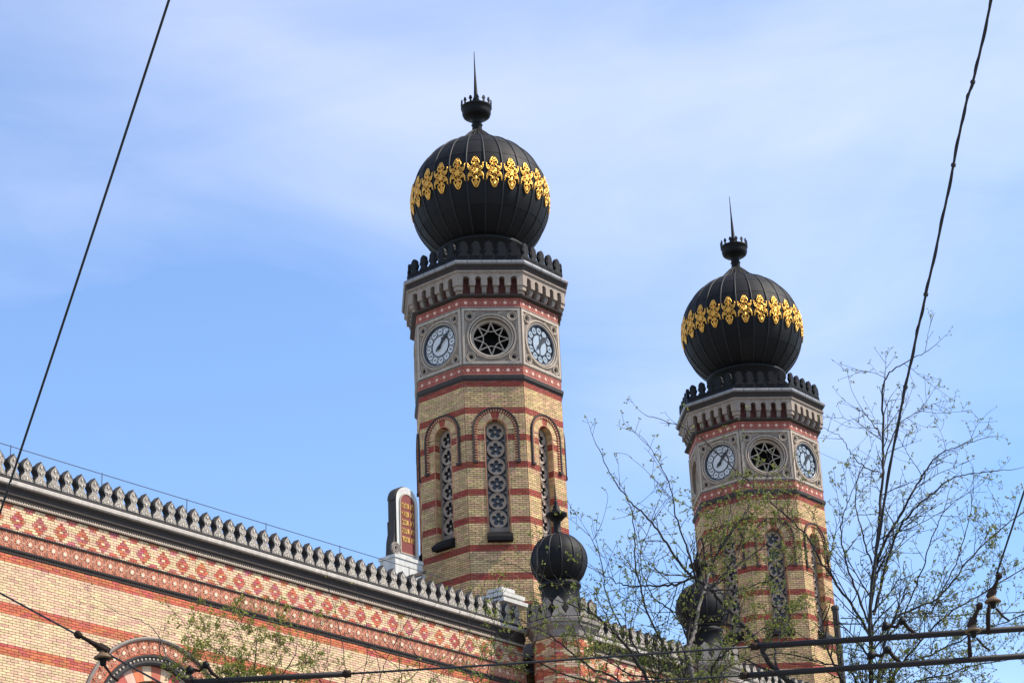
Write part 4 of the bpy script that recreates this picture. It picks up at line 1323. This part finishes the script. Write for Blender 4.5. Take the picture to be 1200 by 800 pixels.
# ================================================================= trees
def catmull(P, n=6):
    Q = [P[0]] + list(P) + [P[-1]]
    out = []
    for i in range(1, len(Q) - 2):
        for k in range(n):
            t = k / n
            a, b_, c, d = Q[i - 1], Q[i], Q[i + 1], Q[i + 2]
            out.append(0.5 * ((2 * b_) + (c - a) * t + (2 * a - 5 * b_ + 4 * c - d) * t * t + (3 * b_ - a - 3 * c + d) * t ** 3))
    out.append(P[-1])
    return out

class Tree:
    def __init__(s, seed, leafiness, leaf=0.027):
        s.r = random.Random(seed); s.tw = MB(); s.lf = MB(); s.leafiness = leafiness; s.leaf = leaf
    def leafpair(s, p, t):
        r = s.r
        n = r.choice((2, 2, 3, 3))
        for k in range(n):
            L = s.leaf * r.uniform(0.6, 1.35); W = L * r.uniform(0.30, 0.42)
            dv = (t * r.uniform(0.2, 0.9) + Vector((r.gauss(0, 1), r.gauss(0, 1), r.gauss(0, 1))).normalized()).normalized()
            sv = dv.cross(Vector((r.gauss(0, 1), r.gauss(0, 1), r.gauss(0, 1)))).normalized()
            nv = dv.cross(sv)
            a = p + dv * 0.004
            s.lf.add([tuple(a), tuple(a + dv * L * .45 + sv * W), tuple(a + dv * L + nv * L * .15), tuple(a + dv * L * .45 - sv * W)], [(0, 1, 2), (0, 2, 3)])
    def twig(s, p, dv, L, r0, gen, leafy):
        r = s.r
        n = max(4, int(L / 0.07))
        pts = [p]; d = dv.normalized()
        bend = Vector((r.gauss(0, 1), r.gauss(0, 1), r.gauss(0, .5))) * 0.10
        for i in range(n):
            d = (d + bend / n * 3 + Vector((r.gauss(0, .07), r.gauss(0, .07), r.gauss(0, .07) + 0.012))).normalized()
            pts.append(pts[-1] + d * (L / n))
        s.tw.tube(pts, [max(0.0022, r0 * (1 - 0.75 * i / n)) for i in range(n + 1)], 4 if r0 < .008 else 5, 0, False)
        for i in range(1, n + 1):
            f = i / n
            t = (pts[i] - pts[i - 1]).normalized()
            if gen > 0 and f > 0.12 and r.random() < (0.55 if gen > 1 else 0.48):
                ax = Vector((r.gauss(0, 1), r.gauss(0, 1), r.gauss(0, 1)))
                side = (ax - t * ax.dot(t)).normalized()
                ang = r.uniform(0.5, 1.15)
                s.twig(pts[i], t * cos(ang) + side * sin(ang) + Vector((0, 0, .18)), L * r.uniform(0.22, 0.55) * (1.1 - .4 * f), r0 * .6, gen - 1, leafy)
            elif f > 0.2 and r.random() < leafy * s.leafiness * (0.35 + .9 * f):
                # leaf spur
                ax = Vector((r.gauss(0, 1), r.gauss(0, 1), r.gauss(0, 1)))
                side = (ax - t * ax.dot(t)).normalized()
                e = pts[i] + (t * .6 + side).normalized() * r.uniform(0.02, 0.07)
                s.tw.tube([pts[i], e], 0.002, 3, 0, False)
                s.leafpair(e, (e - pts[i]).normalized())
                if r.random() < .6: s.leafpair(pts[i] * .5 + e * .5, (e - pts[i]).normalized())
        if r.random() < leafy * 1.2: s.leafpair(pts[-1], d)

def build_tree(label, seed, D0, junction, limbs, leafiness, leafmat, barkm='bark', group='street trees', trunk_r=0.17):
    T = Tree(seed, leafiness)
    r = T.r
    J = at(junction[0], junction[1], D0)
    t = thing('street_tree', label, 'tree', (J.x, J.y, 0), 0.0, group)
    o = Vector((J.x, J.y, 0))
    b = MB()
    tp_ = [Vector((0.25, 0.1, -0.1)), Vector((0.2, 0.05, 1.2)), Vector((0.05, 0.0, J.z * .5)), Vector((0, 0, J.z + .1))]
    q = catmull(tp_, 6)
    b.tube(q, [trunk_r * (1.35 - 0.75 * i / (len(q) - 1)) for i in range(len(q))], 12)
    obj('trunk', b.mesh('trunk', M[barkm], True), t)
    for spec in limbs:
        px, r0, r1, gen, leafy, dens = spec[:6]
        drift = r.uniform(-1.0, 1.0)
        n = len(px)
        joins = len(spec) > 6 and spec[6]
        P = []
        for i, (x, y) in enumerate(px):
            f = i / max(1, n - 1)
            P.append(at(x, y, D0 + (spec[7] if len(spec) > 7 else 0) + drift * f + 0.25 * sin(3 * f + drift * 5)))
        if joins: P = [J] + P
        C = catmull(P, 7)
        m = len(C)
        # small natural kinks
        C = [c + Vector((r.gauss(0, .006), r.gauss(0, .02), r.gauss(0, .006))) if 0 < i < m - 1 else c for i, c in enumerate(C)]
        b = MB()
        b.tube([c - o for c in C], [r0 + (r1 - r0) * (i / (m - 1)) for i in range(m)], 6, 0, False)
        obj('branch', b.mesh('branch', M[spec[8] if len(spec) > 8 else barkm], True), t)
        # twigs along the limb
        Ltot = sum((C[i + 1] - C[i]).length for i in range(m - 1))
        for i in range(2, m - 1):
            f = i / (m - 1)
            if C[i].z < J.z + 0.3: continue
            step = (C[i + 1] - C[i]).length
            k = step * dens * 5.6
            k = int(k) + (1 if r.random() < k - int(k) else 0)
            for _ in range(k):
                tg = (C[i + 1] - C[i]).normalized()
                ax = Vector((r.gauss(0, 1), r.gauss(0, .8), r.gauss(0, 1)))
                side = (ax - tg * ax.dot(tg)).normalized()
                ang = r.uniform(0.5, 1.2)
                T.twig(C[i] - o, tg * cos(ang) + side * sin(ang) + Vector((0, 0, .25)), r.uniform(0.25, 0.95) * (1.15 - .5 * f), max(.004, (r0 + (r1 - r0) * f) * .5), gen, leafy)
        T.twig(C[-1] - o, (C[-1] - C[-2]), 0.35, r1, 1, leafy)
    obj('twigs', T.tw.mesh('twigs', M[barkm]), t, kind='stuff')
    obj('leaves', T.lf.mesh('leaves', M[leafmat]), t, kind='stuff')
    return t

# limbs: pixel path seen in the photograph, radii, twig generations, leafiness, twig density, joins the fork, depth shift, bark
right_tree = [
    ([(1021, 800), (1020, 770), (1021, 710), (1027, 650), (1032, 590), (1035, 525), (1034, 465), (1040, 440), (1062, 424), (1090, 409)], .032, .004, 1, .45, .9, True),
    ([(1022, 690), (1030, 650), (1055, 603), (1075, 567), (1095, 537), (1115, 525), (1150, 514)], .020, .004, 1, .6, 1.2),
    ([(1024, 720), (1045, 640), (1065, 603), (1090, 580), (1115, 560), (1140, 555), (1187, 550)], .018, .004, 1, .5, 1.0),
    ([(1031, 560), (1050, 502), (1080, 480), (1103, 470)], .010, .003, 1, .5, 1.0),
    ([(1030, 553), (1012, 546), (997, 530), (985, 512), (963, 501)], .009, .003, 0, .1, .2),
    ([(1032, 510), (1020, 492), (1010, 482), (998, 475)], .008, .003, 0, .9, 1.0),
    ([(1021, 750), (1010, 727), (985, 690), (960, 655), (940, 622), (900, 584), (870, 558), (820, 512), (790, 497), (758, 487)], .020, .004, 1, .5, .8),
    ([(1030, 790), (1050, 725), (1100, 700), (1140, 650), (1185, 610), (1225, 585)], .018, .005, 2, .6, 1.6, True),
    ([(1045, 800), (1067, 765), (1110, 720), (1160, 690), (1225, 650)], .018, .005, 2, .6, 1.8, True),
    ([(1060, 720), (1080, 670), (1092, 630), (1105, 600), (1112, 575)], .010, .003, 1, .4, 1.0),
    ([(1018, 730), (995, 670), (985, 625), (993, 590), (1006, 560)], .014, .003, 1, .9, 1.5),
    ([(1040, 800), (1100, 762), (1160, 735), (1225, 712)], .016, .005, 2, .7, 1.9, True),
    ([(1005, 800), (960, 775), (910, 765), (870, 775)], .016, .005, 1, .9, 1.4, True),
    ([(1000, 812), (940, 806), (905, 780), (888, 752), (868, 728), (850, 710), (834, 692), (812, 676), (800, 664), (784, 640), (760, 608), (740, 588), (718, 560), (697, 517)], .042, .004, 1, .55, .6, True),
    ([(1060, 812), (1110, 790), (1160, 775), (1225, 765)], .016, .005, 2, .8, 1.9, True),
    ([(1022, 660), (1010, 620), (1002, 580), (1010, 540)], .012, .003, 1, .6, 1.2),
    ([(1090, 720), (1120, 660), (1135, 610), (1140, 575)], .010, .003, 1, .35, .9),
]
build_tree('taller sparse spring tree with thin dark twigs right of the far tower', 11, 26.0, (1022, 930), right_tree, .50, 'leaf')
mid_tree = [
    ([(812, 800), (806, 762), (814, 740), (820, 708), (832, 670), (848, 630), (858, 595)], .034, .006, 2, .6, 1.0, True, 0, 'barklight'),
    ([(812, 676), (790, 685), (770, 686), (740, 686), (715, 678), (690, 664)], .016, .004, 1, .6, 1.0),
    ([(800, 800), (785, 770), (760, 720), (745, 660), (742, 610), (736, 585)], .018, .004, 1, .6, 1.0, True),
    ([(762, 806), (742, 768), (715, 735), (685, 714), (650, 702)], .026, .005, 2, .6, 1.1, True),
    ([(818, 690), (808, 650), (794, 610), (784, 565), (758, 518)], .014, .003, 1, .5, .55),
    ([(832, 670), (845, 640), (870, 605), (882, 580)], .014, .004, 2, 1.0, 1.4),
    ([(822, 700), (850, 672), (895, 640), (920, 610)], .014, .004, 2, 1.0, 1.4),
    ([(825, 690), (860, 690), (900, 680), (940, 650)], .012, .004, 2, 1.0, 1.3),
    ([(740, 812), (690, 780), (645, 745), (600, 722)], .018, .004, 2, .6, 1.1, True),
    ([(775, 806), (735, 745), (712, 700), (704, 655), (690, 625)], .014, .003, 1, .7, 1.2, True),
    ([(720, 815), (660, 790), (620, 770), (590, 760)], .014, .004, 2, .7, 1.1, True),
    ([(815, 740), (790, 715), (765, 700), (750, 650), (770, 600)], .012, .003, 1, .6, 1.1),
    ([(830, 800), (850, 765), (880, 745), (930, 720)], .018, .004, 2, 1.1, 1.8, True),
    ([(800, 812), (740, 790), (700, 770), (660, 768)], .014, .004, 2, .7, 1.1, True),
    ([(645, 745), (632, 690), (628, 655), (632, 628)], .006, .003, 0, 1.0, .8),
    ([(700, 770), (680, 730), (660, 690), (610, 665), (590, 655)], .006, .003, 0, .2, .4),
]
build_tree('leafy spring tree in front of the low wall between the towers', 23, 24.0, (815, 940), mid_tree, .62, 'leaf')
left_tree = [
    ([(300, 820), (298, 785), (300, 765), (300, 748)], .014, .004, 2, 1.8, 2.2, True),
    ([(330, 825), (332, 790), (345, 768), (348, 752)], .013, .004, 2, 1.8, 2.0, True),
    ([(262, 820), (245, 790), (226, 772)], .013, .004, 2, 2.0, 2.4, True),
    ([(240, 830), (214, 800), (196, 768), (184, 742), (168, 728), (140, 718), (112, 702)], .012, .003, 0, .05, .12, True, 0, 'barklight'),
    ([(400, 815), (402, 760), (394, 720), (386, 692)], .007, .003, 0, .1, .5, True),
    ([(430, 820), (450, 780), (470, 740), (490, 704)], .007, .003, 0, .1, .7, True),
    ([(410, 820), (425, 795), (432, 750), (425, 712)], .007, .003, 0, .1, .6, True),
    ([(450, 830), (515, 790), (545, 750), (562, 700)], .008, .003, 1, .2, .7, True),
    ([(480, 840), (565, 795), (576, 745), (582, 702)], .008, .003, 1, .4, .8, True),
    ([(450, 830), (470, 790), (440, 762), (405, 742)], .007, .003, 0, .1, .5, True),
    ([(430, 830), (490, 785), (480, 750), (500, 720)], .007, .003, 1, .2, .7, True),
    ([(280, 815), (215, 795), (190, 770), (186, 750)], .008, .003, 1, .3, .4, True),
    ([(270, 820), (272, 790), (262, 765), (240, 755)], .010, .003, 2, 1.8, 2.0, True),
    ([(380, 825), (372, 790), (358, 770), (366, 752)], .009, .003, 1, .9, 1.2, True),
    ([(480, 840), (540, 800), (560, 780), (600, 745)], .008, .003, 2, .6, .9, True),
]
build_tree('low bright green tree crown rising at the bottom edge before the long wall', 37, 27.0, (330, 930), left_tree, .62, 'leaflight')

# ================================================================= overhead lines
def cable(name, label, pts, r, m='wire', sag=0.0, group=None, n=24, twist=False):
    P = [Vector(p) for p in pts]
    if len(P) == 2:
        A, B_ = P
        P = [A.lerp(B_, i / n) - Vector((0, 0, sag * 4 * (i / n) * (1 - i / n))) for i in range(n + 1)]
    else:
        P = catmull(P, 5)
    t = thing(name, label, 'cable', tuple(P[0]), 0, group)
    o = P[0]
    b = MB(); b.tube([p - o for p in P], r, 6)
    obj('strand', b.mesh('strand', M[m], True), t)
    if twist:
        b = MB()
        L = 0; Q = []
        for i in range(len(P) * 3):
            f = i / (len(P) * 3 - 1) * (len(P) - 1); k = min(int(f), len(P) - 2)
            p = P[k].lerp(P[k + 1], f - k)
            a = i * 0.55
            Q.append(p - o + Vector((cos(a), 0, sin(a))) * r * 1.0)
        b.tube(Q, r * .6, 5); obj('strand', b.mesh('strand', M[m], True), t)
        for i in range(6, len(P) - 2, 7):
            b = MB(); tt = (P[i + 1] - P[i]).normalized()
            b.tube([P[i] - o - tt * .012, P[i] - o + tt * .012], r * 1.9, 8); obj('cable_tie', b.mesh('cable_tie', M[m]), t)
    return t

DB = 18.0
# trolley contact rods and wires: at one height, across the street
def bar(name, label, a, b_, r, group):
    A, B_ = Vector(a), Vector(b_)
    t = thing(name, label, 'rod', tuple(A), 0, group)
    d = (B_ - A); L = d.length; u = d.normalized()
    mb = MB(); mb.tube([Vector((0, 0, 0)), d], r, 10); obj('rod', mb.mesh('rod', M['rod'], True), t)
    for f in (0.0, 1.0):
        mb = MB(); p = d * f
        mb.tube([p - u * .03, p + u * .03], r * 1.25, 10); obj('end_cap', mb.mesh('end_cap', M['rust'], True), t)
    k = 0.25
    while k < L - .1:
        p = u * k
        mb = MB(); mb.tube([p - Vector((0, r * 1.3, 0)), p + Vector((0, r * 1.3, 0))], .011, 6); obj('bolt', mb.mesh('bolt', M['rust'], True), t)
        k += 0.55
    return t
RG = 'insulating rods of the overhead line'
b1a, b1b = at(884, 757, DB + .2), at(1230, 734, DB - .6)
b2a, b2b = at(872, 791, DB + .1), at(1230, 766, DB - .7)
b3a, b3b = at(222, 799, DB + .6), at(407, 789, DB + .4)
bar('insulating_rod', 'upper dark rod of the overhead line crossing the lower right', b1a, b1b, .026, RG)
bar('insulating_rod', 'lower dark rod of the overhead line along the bottom right edge', b2a, b2b, .025, RG)
bar('insulating_rod', 'short dark rod at the bottom edge below the long wall', b3a, b3b, .026, RG)
cable('contact_wire', 'thin black line wire joining the bottom-edge rod to the upper right rod', [b3b, at(600, 777, DB + .35), b1a], .010, group='contact wires')
cable('contact_wire', 'thin black line wire running left from the lower right rod', [at(420, 820, DB + .5), at(690, 802, DB + .3), b2a], .009, group='contact wires')
cable('span_cable', 'straight black cable slanting across the upper left sky', [at(-12, 636, 15.0), at(203, -15, 11.5)], .0085, sag=0.02, group='span cables')
cable('span_cable', 'kinked twisted black cable slanting down the right sky to the rod', [at(1020, 752, DB - .1), at(1021, 690, DB - .4), at(1046, 530, DB - 1.3), at(1070, 412, DB - 1.9), at(1085, 345, DB - 2.3), at(1108, 240, DB - 2.8), at(1130, 130, DB - 3.4), at(1143, 85, DB - 3.6), at(1165, -15, DB - 4.2)], .0105, group='span cables', twist=True)
cable('span_cable', 'short black cable slanting up from the insulator at the right edge', [at(1168, 672, DB - .8), at(1212, 540, DB - 1.4)], .0085, group='span cables')
cable('span_cable', 'thin black cable entering at the left edge to the insulator', [at(-10, 689, 20.5), at(90, 743, 20.0)], .010, group='span cables')
cable('span_cable', 'thin black cable leaving the left insulator down to the bottom edge', [at(127, 766, 20.0), at(200, 806, 19.6)], .010, group='span cables')
cable('far_wire', 'thin horizontal wire with clamps behind the right tree', [at(985, 724, 34), at(1090, 722, 34), at(1230, 715, 34)], .009, 'steelwire')

def insulator(label, p, q, sc=1.0):
    """strain insulator along p -> q with a bell and strap fittings"""
    p, q = Vector(p), Vector(q)
    t = thing('line_insulator', label, 'insulator', tuple(p), 0, 'overhead line insulators')
    d = q - p; L = d.length; u = d.normalized()
    s_ = Vector((0, 1, 0)); v = u.cross(s_).normalized()
    if v.z > 0: v = -v
    mb = MB(); mb.tube([u * -.03 * sc, u * .005, u * .04 * sc], [.026 * sc, .040 * sc, .026 * sc], 10); obj('eye', mb.mesh('eye', M['rust'], True), t)
    mb = MB(); mb.tube([u * .03, u * L * .35, u * L * .62], [.016 * sc, .020 * sc, .032 * sc], 8); obj('shank', mb.mesh('shank', M['rust'], True), t)
    mb = MB(); c = u * L * .74
    mb.tube([c - u * .055 * sc, c + u * .055 * sc], .045 * sc, 6); obj('clamp', mb.mesh('clamp', M['rust']), t)
    c2 = c + Vector((0, 0, -.035 * sc))
    # bell hanging below the clamp
    prof = [(.030, .02), (.040, 0), (.055, -.02), (.088, -.045), (.092, -.058), (.060, -.062), (.034, -.066), (.030, -.115), (.018, -.13), (0, -.132)]
    mb = MB(); mb.lathe([(r_ * sc, c2.z + z_ * sc) for r_, z_ in prof[:6]], 16, (c2.x, c2.y)); obj('bell', mb.mesh('bell', M['porcelain'], True), t)
    mb = MB(); mb.lathe([(r_ * sc, c2.z + z_ * sc) for r_, z_ in prof[5:]], 12, (c2.x, c2.y)); obj('pin', mb.mesh('pin', M['iron'], True), t)
    mb = MB(); e = c2 + Vector((.02, 0, -.13 * sc)); mb.tube([e, e + Vector((.07, 0, -.10)) * sc, e + Vector((.13, 0, -.15)) * sc], .013 * sc, 6); obj('hanger', mb.mesh('hanger', M['rust'], True), t)
insulator('rusty line insulator with tan bell hanging before the long wall at left', at(91, 743, 20.0), at(132, 766, 20.0))
insulator('upper rusty insulator with tan bell near the right edge', at(1171, 674, DB - .8), at(1159, 703, DB - .8), .75)
insulator('lower rusty insulator with tan bell just above the right rod', at(1148, 709, DB - .8), at(1136, 737, DB - .8), .75)
# hangers standing on the rods
def hook(label, base, group='rusty rod hangers'):
    t = thing('rod_hanger', label, 'hanger', tuple(base), 0, group)
    mb = MB()
    mb.tube([Vector((-.13, 0, .03)), Vector((-.10, 0, .075)), Vector((-.02, 0, .05)), Vector((.04, 0, .11)), Vector((.09, 0, .03)), Vector((.16, 0, -.03))], [.016, .022, .014, .026, .018, .010], 7)
    obj('arm', mb.mesh('arm', M['rust'], True), t)
    mb = MB(); mb.tube([Vector((-.10, -.03, .06)), Vector((-.10, .03, .06))], .034, 8); obj('roller', mb.mesh('roller', M['iron'], True), t)
    mb = MB(); mb.tube([Vector((.04, -.03, .10)), Vector((.04, .03, .10))], .030, 8); obj('roller', mb.mesh('roller', M['iron'], True), t)
hook('bent rusty hanger on the upper right rod beside the kinked cable', at(1053, 741, DB - .2))
hook('bent rusty hanger on the lower right rod', at(1036, 775, DB - .25))
hook('bent rusty hanger near the left end of the bottom-edge rod', at(236, 792, DB + .55))
mb = MB(); mb.tube([at(1158, 742, DB - .5), at(1158, 722, DB - .5), at(1160, 700, DB - .6)], [.016, .020, .010], 8)
st = obj('strap', None); bpy.data.objects.remove(st)
drop = thing('drop_strap', 'short dark strap standing on the upper right rod below the insulators', 'strap', tuple(at(1158, 742, DB - .5)))
o_ = at(1158, 742, DB - .5)
mb.v = [tuple(Vector(v) - o_) for v in mb.v]
obj('strap', mb.mesh('strap', M['rust'], True), drop)
drop2 = thing('drop_strap', 'short dark strap hanging between the two right rods', 'strap', tuple(at(1137, 772, DB - .5)))
o_ = at(1137, 772, DB - .5)
mb = MB(); mb.tube([at(1137, 772, DB - .5) - o_, at(1136, 752, DB - .5) - o_, at(1135, 738, DB - .5) - o_], [.020, .016, .009], 8); obj('strap', mb.mesh('strap', M['rust'], True), drop2)

# lightning conductor above the battlements
lc = thing('lightning_conductor', 'thin wire on little posts above the long wall battlements', 'wire', wpos(0, -1.2), WA)
mb = MB(); mb.tube([(-2, 1.2 - 1.2, LCZ), (17.6, 0, LCZ)], .011, 5); obj('wire', mb.mesh('wire', M['steelwire']), lc)
for k in range(6):
    mb = MB(); mb.tube([(1.2 + k * 2.9, 0, 19.9), (1.2 + k * 2.9, 0, LCZ + .03)], .012, 5); obj('post', mb.mesh('post', M['steelwire']), lc)
